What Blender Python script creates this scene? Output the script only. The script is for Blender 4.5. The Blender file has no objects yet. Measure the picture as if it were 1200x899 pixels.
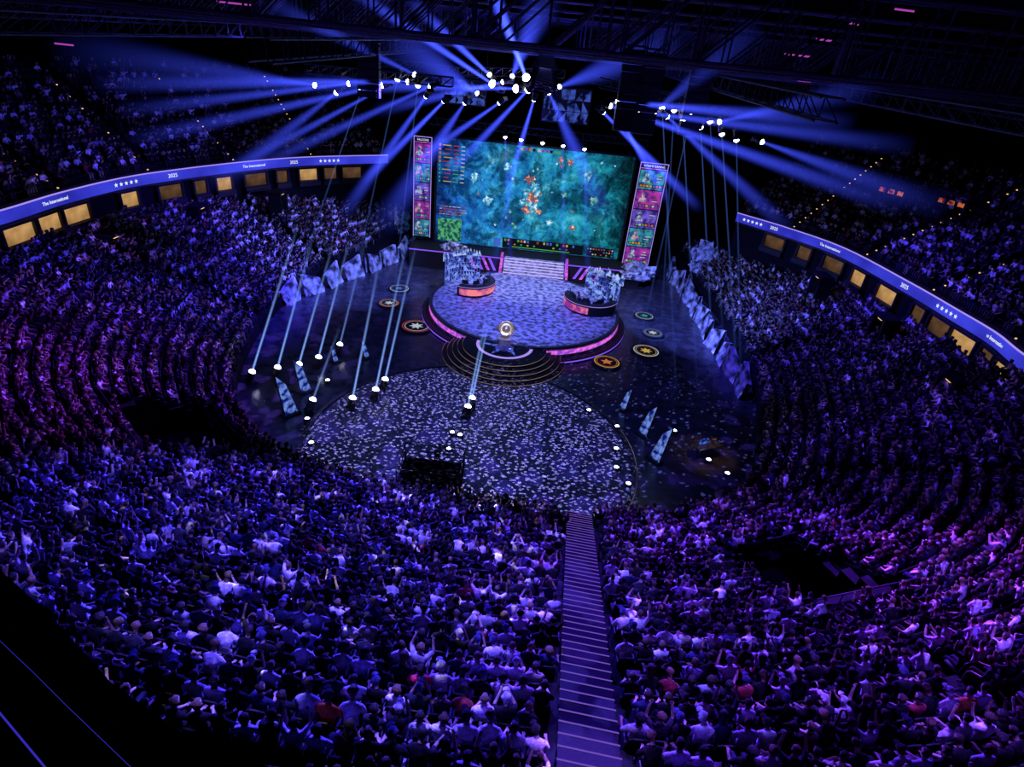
import bpy, bmesh, math, random
import numpy as np
from mathutils import Vector, Matrix, noise
R = random.Random(7); NR = np.random.RandomState(5)
S = bpy.context.scene; C = S.collection
S.view_settings.view_transform = 'Standard'
PI = math.pi
# ---------------------------------------------------------------- camera
F = 700.0; H = 22.5; T = math.radians(30); RO = math.radians(6)
O = Vector((0, 0, H))
fw = Vector((0, math.cos(T), -math.sin(T))); R0 = Vector((1, 0, 0)); U0 = Vector((0, math.sin(T), math.cos(T)))
rt = R0*math.cos(RO)+U0*math.sin(RO); up = -R0*math.sin(RO)+U0*math.cos(RO)
cd = bpy.data.cameras.new('camera'); cam = bpy.data.objects.new('camera', cd); C.objects.link(cam)
cd.sensor_width = 36; cd.lens = 36*F/1200; cd.clip_end = 400; cd.clip_start = .05
M = Matrix.Identity(4)
for i in range(3):
    M[i][0] = rt[i]; M[i][1] = up[i]; M[i][2] = -fw[i]; M[i][3] = O[i]
cam.matrix_world = M; S.camera = cam
def ray(px, py): return fw*F+rt*(px-600)-up*(py-449.5)
def atz(px, py, z):
    d = ray(px, py); return O+d*((z-H)/d.z)
def aty(px, py, y):
    d = ray(px, py); return O+d*(y/d.y)
def proj(p):
    v = Vector(p)-O; d = v.dot(fw)
    if d < .1: return (-9999, -9999, d)
    return 600+F*v.dot(rt)/d, 449.5-F*v.dot(up)/d, d
# ---------------------------------------------------------------- helpers
ORD = 'first second third fourth fifth sixth seventh eighth ninth tenth eleventh twelfth thirteenth fourteenth fifteenth sixteenth seventeenth eighteenth nineteenth twentieth'.split()
TENS = ['', '', 'twenty', 'thirty', 'forty', 'fifty', 'sixty', 'seventy', 'eighty', 'ninety']
def od(n):
    if n <= 20: return ORD[n-1]
    t, u = divmod(n, 10)
    return (TENS[t][:-1]+'ieth') if u == 0 else TENS[t]+'-'+ORD[u-1]
class MB:
    def __init__(s): s.v = []; s.f = []
    def box(s, c, d, M=None):
        b = len(s.v)
        for x in (-.5, .5):
            for y in (-.5, .5):
                for z in (-.5, .5):
                    p = Vector((x*d[0], y*d[1], z*d[2]))
                    if M is not None: p = M @ p
                    s.v.append(tuple(p+Vector(c)))
        s.f += [tuple(b+i for i in q) for q in ((0,1,3,2),(4,6,7,5),(0,4,5,1),(2,3,7,6),(0,2,6,4),(1,5,7,3))]
        return s
    def tube(s, p0, p1, r0, r1=None, n=8):
        p0 = Vector(p0); p1 = Vector(p1); r1 = r0 if r1 is None else r1
        d = (p1-p0).normalized(); a = d.orthogonal().normalized(); b_ = d.cross(a); b = len(s.v)
        for p, r in ((p0, r0), (p1, r1)):
            for i in range(n):
                t = 2*PI*(i+.5)/n; s.v.append(tuple(p+a*(r*math.cos(t))+b_*(r*math.sin(t))))
        for i in range(n):
            j = (i+1) % n; s.f.append((b+i, b+j, b+n+j, b+n+i))
        s.f.append(tuple(b+i for i in range(n))[::-1]); s.f.append(tuple(b+n+i for i in range(n)))
        return s
    def lathe(s, prof, n=24, c=(0, 0, 0), a0=0, a1=2*PI, close=True):
        b = len(s.v); full = abs(a1-a0-2*PI) < 1e-6; m = n if full else n+1; k = len(prof)
        for i in range(m):
            a = a0+(a1-a0)*i/n
            for r, z in prof: s.v.append((c[0]+r*math.cos(a), c[1]+r*math.sin(a), c[2]+z))
        for i in range(n):
            j = (i+1) % m
            for q in range(k-1): s.f.append((b+i*k+q, b+j*k+q, b+j*k+q+1, b+i*k+q+1))
        if not full and close:
            s.f.append(tuple(b+q for q in range(k))); s.f.append(tuple(b+n*k+q for q in range(k))[::-1])
        return s
    def grid(s, rows):
        b = len(s.v); n = len(rows[0])
        for r in rows: s.v += [tuple(p) for p in r]
        for i in range(len(rows)-1):
            for j in range(n-1): s.f.append((b+i*n+j, b+i*n+j+1, b+(i+1)*n+j+1, b+(i+1)*n+j))
        return s
    def prism(s, prof, x0, x1):   # profile in (y,z), extruded along x
        b = len(s.v); n = len(prof)
        for x in (x0, x1): s.v += [(x, y, z) for y, z in prof]
        s.f.append(tuple(range(b, b+n))); s.f.append(tuple(range(b+n, b+2*n))[::-1])
        s.f += [(b+i, b+(i+1) % n, b+n+(i+1) % n, b+n+i) for i in range(n)]; return s
    def poly(s, pts):
        b = len(s.v); s.v += [tuple(p) for p in pts]; s.f.append(tuple(range(b, b+len(pts)))); return s
    def mesh(s, name, mat, smooth=False):
        m = bpy.data.meshes.new(name); m.from_pydata(s.v, [], s.f)
        if mat: m.materials.append(mat)
        if smooth: m.polygons.foreach_set('use_smooth', [True]*len(m.polygons))
        m.update(); return m
    def build(s, name, mat, parent=None, smooth=False, loc=None, rz=None):
        o = bpy.data.objects.new(name, s.mesh(name, mat, smooth)); C.objects.link(o)
        if parent: o.parent = parent
        if loc is not None: o.location = loc
        if rz is not None: o.rotation_euler = (0, 0, rz)
        return o
def put(name, mesh, parent=None, loc=(0, 0, 0), rz=0):
    o = bpy.data.objects.new(name, mesh); C.objects.link(o); o.parent = parent; o.location = loc; o.rotation_euler = (0, 0, rz); return o
def tag(o, label, cat, group=None, kind=None):
    o['label'] = label; o['category'] = cat
    if group: o['group'] = group
    if kind: o['kind'] = kind
    return o
def thing(name, label, cat, loc=(0, 0, 0), rz=0, group=None):
    o = bpy.data.objects.new(name, None); C.objects.link(o); o.empty_display_size = .2
    o.location = loc; o.rotation_euler = (0, 0, rz); return tag(o, label, cat, group)
def struct(o): o['kind'] = 'structure'; return o
def nodes(name):
    m = bpy.data.materials.new(name); m.use_nodes = True; nt = m.node_tree; nt.nodes.clear()
    out = nt.nodes.new('ShaderNodeOutputMaterial'); return m, nt, out
def mat(name, col, rough=.6, metal=0, var=.35, scale=8, bump=0, spec=.5):
    m, nt, out = nodes(name); N = nt.nodes.new; L = nt.links.new
    p = N('ShaderNodeBsdfPrincipled'); p.inputs['Roughness'].default_value = rough; p.inputs['Metallic'].default_value = metal; p.inputs['Specular IOR Level'].default_value = spec
    tc = N('ShaderNodeTexCoord'); nz = N('ShaderNodeTexNoise'); nz.inputs['Scale'].default_value = scale; nz.inputs['Detail'].default_value = 5
    L(tc.outputs['Object'], nz.inputs['Vector'])
    r = N('ShaderNodeValToRGB'); e = r.color_ramp.elements
    e[0].position = .38; e[1].position = .62
    e[0].color = tuple(c*(1-var) for c in col)+(1,); e[1].color = tuple(min(1, c*(1+var)) for c in col)+(1,)
    L(nz.outputs['Fac'], r.inputs['Fac']); L(r.outputs['Color'], p.inputs['Base Color'])
    if bump:
        b = N('ShaderNodeBump'); b.inputs['Strength'].default_value = bump; L(nz.outputs['Fac'], b.inputs['Height']); L(b.outputs['Normal'], p.inputs['Normal'])
    L(p.outputs[0], out.inputs['Surface']); return m
def emi(name, col, st=1.0, var=0, scale=6, dark=(0, 0, 0)):
    m, nt, out = nodes(name); N = nt.nodes.new; L = nt.links.new
    e = N('ShaderNodeEmission'); e.inputs['Strength'].default_value = st; e.inputs['Color'].default_value = tuple(col)+(1,)
    if var:
        tc = N('ShaderNodeTexCoord'); nz = N('ShaderNodeTexNoise'); nz.inputs['Scale'].default_value = scale; nz.inputs['Detail'].default_value = 4
        r = N('ShaderNodeValToRGB'); r.color_ramp.elements[0].position = .5-.25*(1.3-var); r.color_ramp.elements[1].position = .5+.25*(1.3-var)
        r.color_ramp.elements[0].color = tuple(dark)+(1,); r.color_ramp.elements[1].color = tuple(col)+(1,)
        L(tc.outputs['Object'], nz.inputs['Vector']); L(nz.outputs['Fac'], r.inputs['Fac']); L(r.outputs['Color'], e.inputs['Color'])
    L(e.outputs[0], out.inputs['Surface']); return m
def objcol(name, rough, scale, attr=None):
    m, nt, out = nodes(name); N = nt.nodes.new; L = nt.links.new
    p = N('ShaderNodeBsdfPrincipled'); p.inputs['Roughness'].default_value = rough; p.inputs['Specular IOR Level'].default_value = .15
    if attr: a = N('ShaderNodeAttribute'); a.attribute_name = attr
    else: a = N('ShaderNodeObjectInfo')
    tc = N('ShaderNodeTexCoord'); nz = N('ShaderNodeTexNoise'); nz.inputs['Scale'].default_value = scale
    L(tc.outputs['Object'], nz.inputs['Vector'])
    mr = N('ShaderNodeMapRange'); mr.inputs['From Min'].default_value = .3; mr.inputs['From Max'].default_value = .7; mr.inputs['To Min'].default_value = .35; mr.inputs['To Max'].default_value = 1.15; L(nz.outputs['Fac'], mr.inputs['Value'])
    mx = N('ShaderNodeVectorMath'); mx.operation = 'SCALE'; L(a.outputs['Color'], mx.inputs[0]); L(mr.outputs[0], mx.inputs['Scale'])
    b = N('ShaderNodeBump'); b.inputs['Strength'].default_value = .5; b.inputs['Distance'].default_value = .04; L(nz.outputs['Fac'], b.inputs['Height']); L(b.outputs['Normal'], p.inputs['Normal'])
    L(mx.outputs[0], p.inputs['Base Color']); L(p.outputs[0], out.inputs['Surface']); return m
m_black = mat('black_paint', (.006, .006, .008), .7)
m_para = mat('parapet_paint', (.0012, .0012, .002), .95, spec=.02)
m_steel = mat('dark_steel', (.05, .05, .06), .45, .6)
m_roof = mat('roof_steel', (.08, .08, .10), .6)
m_conc = mat('dark_concrete', (.008, .008, .011), .9, 0, .4, 3, .2, .1)
m_wall = mat('black_wall', (.005, .005, .008), .9, spec=.1)
m_seat = mat('seat_plastic', (.008, .008, .011), .6, spec=.2)
m_stair = mat('stair_carpet', (.012, .011, .018), .9, 0, .2, 25, spec=.1)
m_skin = objcol('skin', .6, 6); m_cloth = objcol('fabric', .85, 9); m_hair = objcol('hair_strands', .6, 30)
m_shoe = mat('shoe_rubber', (.05, .05, .05), .6)
m_crowd = objcol('crowd_cloth', .85, 7, 'Col')
m_lens = emi('lamp_lens', (.7, .75, 1), 18)
m_warm = emi('warm_lamp', (1, .58, .22), .75, .5, .5, (.22, .1, .03))
m_warmdim = emi('warm_lamp_dim', (1, .5, .25), .16, .5, .5, (.06, .03, .02))
m_stepl = emi('step_lamp', (1, .35, .25), .8)
m_nose = emi('step_nosing', (.3, .14, 1), .5)
m_gold = emi('gold_lamp', (1, .6, .25), .9)
m_white = emi('white_led', (.8, .85, 1), 1.0)
m_pink = emi('pink_led', (.8, .15, .75), 1.1, .9, 3, (.25, .05, .6))
m_orange = emi('orange_led', (1, .35, .12), 1.0, .9, 4, (.6, .05, .3))
m_violet = emi('violet_led', (.25, .1, 1), .9)
m_rail = emi('rail_led', (.06, .04, .8), .55)
m_lav = emi('lavender_led', (.42, .3, 1), .9)
m_riser = emi('riser_led', (.6, .5, 1), 1.1)
m_ribbon = emi('ribbon_led', (.05, .06, .8), 1.0, .6, .25, (.02, .02, .36))
m_blueled = emi('blue_led', (.1, .2, 1), .8, .9, 2.5, (.005, .01, .15))
m_finled = emi('fin_led', (.2, .35, 1), .7, 1, 2.2, (.005, .012, .2))
m_rock = mat('scenic_rock', (.46, .48, .55), .7, 0, .9, 2.0, 1.0)
m_ice = mat('scenic_ice', (.42, .44, .5), .5, 0, .97, .9, .4)
m_crown = emi('crown_glow', (.4, .55, 1), 1.0, 1, 1.5, (.02, .04, .3))  # brightness of the rocky booth crown put in as glow
m_floor = mat('arena_floor', (.045, .045, .06), .25, 0, .4, 1.2)
m_disc = mat('round_deck', (.09, .09, .115), .4, 0, .35, 2)
m_deck = mat('stage_deck', (.26, .26, .32), .45, 0, .85, 2.4)
m_metal = mat('trophy_metal', (.75, .65, .45), .3, .8, .1)
# ---------------------------------------------------------------- curves
def curve(pts, ds):
    P = [np.array(p, float) for p in pts]; P = [2*P[0]-P[1]]+P+[2*P[-1]-P[-2]]; out = []
    for i in range(1, len(P)-2):
        for t in np.linspace(0, 1, 40, endpoint=False):
            a, b, c, d = P[i-1], P[i], P[i+1], P[i+2]
            out.append(.5*(2*b+(c-a)*t+(2*a-5*b+4*c-d)*t*t+(3*b-a-3*c+d)*t**3))
    out.append(P[-2]); out = np.array(out)
    s = np.r_[0, np.cumsum(np.hypot(*np.diff(out[:, :2], axis=0).T))]
    n = int(s[-1]/ds)+1; q = np.linspace(0, s[-1], n)
    r = np.stack([np.interp(q, s, out[:, k]) for k in range(out.shape[1])], 1)
    t = np.gradient(r[:, :2], axis=0); t /= np.linalg.norm(t, axis=1)[:, None]
    return r, np.stack([t[:, 1], -t[:, 0]], 1)
FS = .52
BP, BN = curve([(-12.5,75,4,.45),(-15.5,68,6,.45),(-19.5,58,10,.46),(-21,49,12,.48),(-20,39,13.5,.49),(-17,31,17,.51),(-10.5,25.6,22,FS),(0,24,21.5,FS),
                (8.5,24.6,21.5,FS),(14,28,21,.52),(17.6,36,14,.49),(19.2,43,11,.48),(19.8,54,9,.46),(19.4,64,5,.46),(18.6,74,3,.46)], .5)
ROW = .76; Z0 = 1.0
def rowz(slope, k): return Z0+slope*ROW*k
kmax = np.floor(BP[:, 2]/ROW)
def nearest_row(px, py):
    best = None
    for i in range(0, len(BP), 2):
        for k in range(int(kmax[i])):
            d = k*ROW+.4; q = proj((BP[i, 0]+BN[i, 0]*d, BP[i, 1]+BN[i, 1]*d, rowz(BP[i, 3], k)+.6))
            e = (q[0]-px)**2+(q[1]-py)**2
            if best is None or e < best[0]: best = (e, i, k)
    return best[1], best[2]
VOM = []
for px, py, w, dp in ((208, 503, 3.0, 2.0), (935, 655, 2.0, 2.2)):
    i, k = nearest_row(px, py); d = k*ROW+.4
    VOM.append((Vector((BP[i, 0]+BN[i, 0]*d, BP[i, 1]+BN[i, 1]*d)), Vector(BN[i]), rowz(BP[i, 3], k), w, dp, BP[i, 3]))
def in_vom(p, mw=0, md=0):
    for c, nn, z, w, dp, sl in VOM:
        v = p-c; tt = Vector((-nn.y, nn.x))
        if abs(v.dot(tt)) < w+mw and -dp-md < v.dot(nn) < dp+md: return True
    return False
# ---------------------------------------------------------------- setting
b = MB(); b.grid([[(-70, -10, 0), (70, -10, 0)], [(-70, 105, 0), (70, 105, 0)]]); struct(b.build('floor', m_floor))
b = MB(); b.box((0, 47, 28.2), (140, 116, .4)); struct(b.build('ceiling', m_wall))
for nm, c, d in (('wall_back', (0, 105, 14), (140, .4, 28)), ('wall_front', (0, -10, 14), (140, .4, 28)), ('wall_left', (-70, 47, 14), (.4, 116, 28)), ('wall_right', (70, 47, 14), (.4, 116, 28))):
    struct(MB().box(c, d).build(nm, m_wall))
def stand(name, P, N, kmax, zfun, d0=0, skirt=0, holes=False):
    b = MB(); n = len(P); K = int(max(kmax))
    for i in range(n):
        for k in range(K):
            for e in (0, 1):
                d = d0+(k+e)*ROW; b.v.append((P[i, 0]+N[i, 0]*d, P[i, 1]+N[i, 1]*d, zfun(i, k)))
    for i in range(n-1):
        m = int(min(kmax[i], kmax[i+1]))
        for k in range(m):
            a = (i*K+k)*2; c = ((i+1)*K+k)*2
            if holes and in_vom(Vector(b.v[a][:2])*.5+Vector(b.v[c+1][:2])*.5): continue
            b.f.append((a, c, c+1, a+1))
            if k+1 < m: b.f.append((a+1, c+1, c+2, a+2))
    rows = [[(P[i, 0]+N[i, 0]*d0, P[i, 1]+N[i, 1]*d0, z) for i in range(n)] for z in (skirt, zfun(0, 0))]
    b.grid(rows)
    return struct(b.build(name, m_conc))
stand('lower_seating_stand', BP, BN, kmax, lambda i, k: rowz(BP[i, 3], k), holes=True)
ZL, ZR = 8.5, 7.5
Lp = [atz(*p, ZL) for p in ((455, 190), (360, 193), (290, 199), (204, 210), (145, 220), (75, 238), (0, 262))]
Rp = [atz(*p, ZR) for p in ((1200, 434), (1160, 402), (1115, 374), (1060, 341), (985, 300), (920, 276), (862, 258))]
LP, LN = curve([(p.x, p.y) for p in Lp]+[(-36.5, 31), (-34, 22)], .5)
RP, RN = curve([(31, 20), (32.3, 27)]+[(p.x, p.y) for p in Rp], .5)
# ---------------------------------------------------------------- people meshes
def skeleton(arms='lap', lean=0.0, tilt=0.0, yaw=0.0, fine=True):
    J = []
    def j(co, r, par, cls): J.append([Vector(co), r, par, cls]); return len(J)-1
    pel = j((0, -.05, .56), (.15, .115), None, 't'); sp = j((0, -.08, .76), (.145, .105), pel, 's'); ch = j((0, -.06, .95), (.165, .115), sp, 's')
    nb = j((0, -.03, 1.07), (.075, .07), ch, 's'); nk = j((0, 0, 1.14), (.055, .055), nb, 'k')
    h1 = j((0, .03, 1.21), (.075, .085), nk, 'k'); h2 = j((0, .025, 1.30), (.092, .11), h1, 'h'); h3 = j((0, .01, 1.385), (.07, .085), h2, 'h')
    if fine:
        j((0, .15, 1.275), (.014, .014), h2, 'k')
        for s in (-1, 1): j((s*.112, .01, 1.28), (.018, .022), h2, 'k')
    A = {'lap': ((.25, .05, .78), (.13, .26, .67), (.09, .33, .66)), 'rest': ((.29, 0, .76), (.27, .22, .7), (.26, .30, .69)), 'crossed': ((.25, .1, .8), (.03, .19, .87), (-.05, .2, .9)),
         'up': ((.31, .12, 1.1), (.25, .2, 1.36), (.23, .22, 1.44)), 'front': ((.24, .16, .84), (.09, .36, 1.02), (.06, .39, 1.09)), 'chin': ((.2, .26, .7), (.06, .22, 1.02), (.04, .2, 1.1))}
    for s in (-1, 1):
        a = A[arms]
        if arms == 'chin' and s < 0: a = A['lap']
        sh = j((s*.175, -.05, 1.01), (.07, .07), ch, 's'); el = j((s*a[0][0], a[0][1], a[0][2]), (.047, .047), sh, 's')
        wr = j((s*a[1][0], a[1][1], a[1][2]), (.033, .033), el, 'k'); ha = j((s*a[2][0], a[2][1], a[2][2]), (.04, .028), wr, 'k')
        if fine:
            d = (J[ha][0]-J[wr][0]).normalized(); lt = d.cross(Vector((0, 0, 1)) if abs(d.z) < .8 else Vector((0, 1, 0))).normalized(); cu = d.cross(lt)
            for q, ln in ((-1.5, .055), (-.5, .07), (.5, .066), (1.5, .05)):
                f1 = j(J[ha][0]+d*.05+lt*q*.02, (.0095, .0095), ha, 'k'); j(J[f1][0]+d*ln*.6+cu*ln*.4, (.008, .008), f1, 'k')
            j(J[ha][0]+lt*(-s)*.055+d*.02, (.011, .011), ha, 'k')
        hp = j((s*.09, -.02, .53), (.088, .085), pel, 't')
        kn = j((s*.13, .34, .53), (.064, .064), hp, 't'); an = j((s*.13, .32, .10), (.042, .042), kn, 't'); j((s*.14, .44, .045), (.042, .034), an, 'f')
    for q in J:
        c = q[0]
        if c.z > .6:
            dz = c.z-.56; c.y += math.sin(lean)*dz; c.z = .56+dz*math.cos(lean*.8)
    hc = J[nk][0].copy()
    for i in range(nk+1, h3+1+(3 if fine else 0)):
        v = J[i][0]-hc; v = Matrix.Rotation(yaw, 3, 'Z') @ Matrix.Rotation(-tilt, 3, 'X') @ v; J[i][0] = hc+v
    return J
def skin_mesh(J, sub):
    me = bpy.data.meshes.new('tmp'); me.from_pydata([q[0] for q in J], [(q[2], i) for i, q in enumerate(J) if q[2] is not None], [])
    ob = bpy.data.objects.new('tmp', me); C.objects.link(ob)
    md = ob.modifiers.new('Skin', 'SKIN'); md.use_smooth_shade = True; md.branch_smoothing = .3
    for i, q in enumerate(J):
        d = me.skin_vertices[0].data[i]; d.radius = q[1]; d.use_root = (i == 0)
    if sub: ms = ob.modifiers.new('Sub', 'SUBSURF'); ms.levels = sub
    bpy.context.view_layer.update(); dg = bpy.context.evaluated_depsgraph_get()
    m = bpy.data.meshes.new_from_object(ob.evaluated_get(dg)); bpy.data.objects.remove(ob)
    return m
def classes(J, pts):
    best = np.full(len(pts), 1e9); cl = np.array(['s']*len(pts))
    for q in J:
        if q[2] is None: continue
        a = np.array(J[q[2]][0]); b_ = np.array(q[0]); d = b_-a; t = np.clip(((pts-a)@d)/max(d@d, 1e-9), 0, 1)
        D = np.linalg.norm(pts-(a+t[:, None]*d), axis=1)-.6*q[1][0]
        w = D < best; best[w] = D[w]; cl[w] = q[3]
    return cl
def arr(m):
    v = np.zeros(len(m.vertices)*3); m.vertices.foreach_get('co', v); v = v.reshape(-1, 3)
    n = np.zeros(len(m.vertices)*3); m.vertices.foreach_get('normal', n)
    return v, n.reshape(-1, 3), [tuple(p.vertices) for p in m.polygons]
def extract(name, v, n, f, keep, inflate, material, extra=None):
    idx = {}; nv = []; nf = []
    for fa, kp in zip(f, keep):
        if not kp: continue
        for i in fa:
            if i not in idx: idx[i] = len(nv); nv.append(tuple(v[i]+n[i]*inflate))
        nf.append(tuple(idx[i] for i in fa))
    if extra:
        b0 = len(nv); nv += extra[0]; nf += [tuple(b0+i for i in q) for q in extra[1]]
    m = bpy.data.meshes.new(name); m.from_pydata(nv, [], nf); m.materials.append(material)
    m.polygons.foreach_set('use_smooth', [True]*len(m.polygons)); m.update(); return m
POSES = [('lap', 0, .1, 0, 'hands in lap', 'short'), ('lap', .35, .2, .2, 'leaning forward', 'short'), ('rest', -.08, 0, -.2, 'leaning back', 'long'), ('crossed', 0, .05, .3, 'arms crossed', 'short'),
         ('up', .05, -.1, 0, 'arms raised', 'short'), ('front', .1, .25, 0, 'hands up', 'cap'), ('chin', .25, .15, -.3, 'chin on hand', 'long'), ('rest', .1, .35, .5, 'head turned', 'cap')]
VAR = []
for arms, lean, tilt, yaw, txt, hs in POSES:
    J = skeleton(arms, lean, tilt, yaw, True); m = skin_mesh(J, 1); v, n, f = arr(m)
    cen = np.array([v[list(q)].mean(0) for q in f]); cl = classes(J, cen)
    hc = np.array(J[6][0]); back = np.array(Matrix.Rotation(yaw, 3, 'Z') @ Vector((0, -1, 0)))
    rel = cen-hc; bk = rel@back
    hd = (np.linalg.norm(rel, axis=1) < .2)
    hm = hd & (((rel[:, 2] > .035) & (bk > -.10)) | ((bk > .0) & (rel[:, 2] > -.085)))
    if hs == 'long': hm |= (cl == 'k') & (np.abs(rel[:, 0]) < .16) & (rel[:, 2] < .1) & (rel[:, 2] > -.22) & (bk > -.01)
    m.materials.clear(); m.materials.append(m_skin); m.materials.append(m_shoe)
    for p, c in zip(m.polygons, cl): p.material_index = 1 if c == 'f' else 0
    ex = None
    if hs == 'cap':
        b = MB(); fr = Vector(-back); sd = fr.cross(Vector((0, 0, 1)))
        top = [Vector(hc)+Vector((0, 0, .055))+fr*(.09+.09*math.sin(t))+sd*(.085*math.cos(t)) for t in np.linspace(0, PI, 7)]
        b.poly(top); b.poly([p+Vector((0, 0, -.01)) for p in reversed(top)]); ex = (b.v, b.f)
    VAR.append(dict(body=m, shirt=extract('shirt', v, n, f, cl == 's', .012, m_cloth), trousers=extract('trousers', v, n, f, cl == 't', .01, m_cloth),
                    hair=extract('hair', v, n, f, hm, .02 if hs == 'long' else .014, m_hair if hs != 'cap' else m_cloth, ex), txt=txt, hs=hs))
def lod(arms, lean, tilt, yaw, sub):
    J = skeleton(arms, lean, tilt, yaw, False); m = skin_mesh(J, sub); v, n, f = arr(m); cl = classes(J, v)
    hc = np.array(J[6][0]); hm = (cl == 'h') & ((v[:, 2] > hc[2]+.03) | (v[:, 1] < hc[1]))
    cl = np.where(hm, 'r', np.where(cl == 'h', 'k', cl)); ci = np.array([{'k': 0, 'r': 1, 's': 2, 't': 3, 'f': 3}[c] for c in cl])
    return v, ci, f
LODS = {s: [lod(*p[:4], s) for p in POSES] for s in (0, 1)}
SKIN = [(.42, .28, .22), (.5, .36, .28), (.28, .18, .13), (.16, .1, .065), (.42, .3, .23)]
HAIR = [(.012, .01, .01), (.02, .013, .01), (.06, .04, .025), (.14, .09, .05), (.012, .012, .014)]
SHIRT = [('white', (.93, .93, .96), 18), ('grey', (.4, .4, .45), 10), ('black', (.006, .006, .008), 46), ('charcoal', (.025, .025, .035), 13), ('navy', (.012, .016, .06), 5), ('lavender', (.7, .6, .9), 5), ('maroon', (.25, .03, .04), 1), ('beige', (.6, .5, .4), 2)]
SW = np.array([s[2] for s in SHIRT], float); SW /= SW.sum()
TROU = [(.012, .012, .015), (.015, .02, .05), (.04, .04, .05), (.02, .018, .016), (.2, .19, .18)]
# ---------------------------------------------------------------- crowd placement
MA0 = Vector((4.3, 24.4)); MA1 = Vector((2.3, 6.4))
def dline(p, a, b_):
    d = (b_-a).normalized(); v = p-a; return abs(v.x*d.y-v.y*d.x)
AIS = []
for px, py in ((190, 315), (330, 265), (880, 650), (950, 400), (1080, 560), (880, 330)):
    i, k = nearest_row(px, py); AIS.append((i, Vector(BP[i, :2]), Vector(BN[i])))
seats = []
for k in range(30):
    d = k*ROW+.52; ok = kmax > k
    if not ok.any(): continue
    Q = BP[:, :2]+BN*d; s = np.r_[0, np.cumsum(np.hypot(*np.diff(Q, axis=0).T))]
    for q in np.arange(.3+.2*(k % 2), s[-1], .465):
        i = int(np.searchsorted(s, q)); i = min(max(i, 1), len(s)-1)
        if not (ok[i] and ok[i-1]): continue
        t = (q-s[i-1])/max(s[i]-s[i-1], 1e-6); p = Vector(Q[i-1]*(1-t)+Q[i]*t); n = Vector(BN[i-1]*(1-t)+BN[i]*t).normalized()
        if p.y < 25 and dline(p, MA0, MA1) < .92 and abs(p.x-3) < 4: continue
        if any(abs(i-a) < 40 and dline(p, c, c+nn) < .5 for a, c, nn in AIS): continue
        if in_vom(p, .3, .35): continue
        if p.y > 66 and k == 0: continue
        sl = BP[i-1, 3]*(1-t)+BP[i, 3]*t
        seats.append([p.x, p.y, rowz(sl, k), math.atan2(n.x, -n.y), k, q])
seats = np.array(seats)
info = []
for q in seats:
    px, py, d = proj((q[0], q[1], q[2]+1.0)); info.append((px, py, math.dist((q[0], q[1], q[2]+1), O)))
info = np.array(info)
inside = (info[:, 0] > 5) & (info[:, 0] < 1195) & (info[:, 1] < 890) & (info[:, 1] > 0)
blocked = info[:, 1] > np.interp(info[:, 0], [0, 60, 130, 215, 330, 430], [668, 722, 800, 860, 905, 935])-14
occ = NR.rand(len(seats)) < .97
cand = np.where(inside & ~blocked & occ)[0]; order = cand[np.argsort(info[cand, 2])]; near = set(order[:285].tolist())
rank = {}
for k in range(30):
    ids = [i for i in range(len(seats)) if seats[i, 4] == k]
    def sidev(i): return (seats[i, 0]-MA0.x)-(MA1-MA0).x*((MA0.y-seats[i, 1])/(MA0.y-MA1.y))
    left = sorted([i for i in ids if sidev(i) < 0], key=lambda i: -seats[i, 5]); L_ = set(left)
    right = sorted([i for i in ids if i not in L_], key=lambda i: seats[i, 5])
    for r, i in enumerate(left): rank[i] = (r+1, 'left')
    for r, i in enumerate(right): rank[i] = (r+1, 'right')
def seat_parts():
    b = MB()
    prof = [(-.21, .0), (-.22, .2), (-.19, .4), (-.1, .46), (.1, .46), (.19, .4), (.22, .2), (.21, 0)]
    for yy in (-.215, -.25):
        b.v += [(x, yy-z*.10+.03*(x/.23)**2, .44+z) for x, z in prof]
    n = len(prof); b.f.append(tuple(range(n))[::-1]); b.f.append(tuple(range(n, 2*n)))
    b.f += [(i, (i+1) % n, n+(i+1) % n, n+i) for i in range(n)]
    back = b.mesh('seat_back', m_seat)
    c = MB()
    for z in (.385, .445):
        c.v += [(-.21, -.2, z), (-.22, .12, z), (-.17, .2, z-.01), (.17, .2, z-.01), (.22, .12, z), (.21, -.2, z)]
    c.f.append(tuple(range(6))); c.f.append(tuple(range(6, 12))[::-1]); c.f += [(i, (i+1) % 6, 6+(i+1) % 6, 6+i) for i in range(6)]
    cush = c.mesh('seat_cushion', m_seat)
    s = MB(); pr = [(-.23, 0), (-.23, .61), (-.205, .61), (-.205, .36), (.205, .36), (.205, .61), (.23, .61), (.23, 0), (.205, 0), (.205, .32), (-.205, .32), (-.205, 0)]
    for y in (-.2, .1): s.v += [(x, y, z) for x, z in pr]
    n = len(pr); s.f += [tuple(range(n)), tuple(range(n, 2*n))[::-1]]+[(i, (i+1) % n, n+(i+1) % n, n+i) for i in range(n)]
    return back, cush, s.mesh('seat_stand', m_steel)
SB, SC, SS = seat_parts()
SPEC = {}
def spec(px, py, col):
    j = min(near, key=lambda i: (info[i, 0]-px)**2+(info[i, 1]-py)**2); SPEC[j] = col
spec(395, 832, ('orange', (1, .16, .03))); spec(487, 790, ('red', (1, .06, .1))); spec(1170, 800, ('orange', (.9, .25, .08)))
def setcol(o, c): o.color = tuple(c)+(1,)
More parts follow.
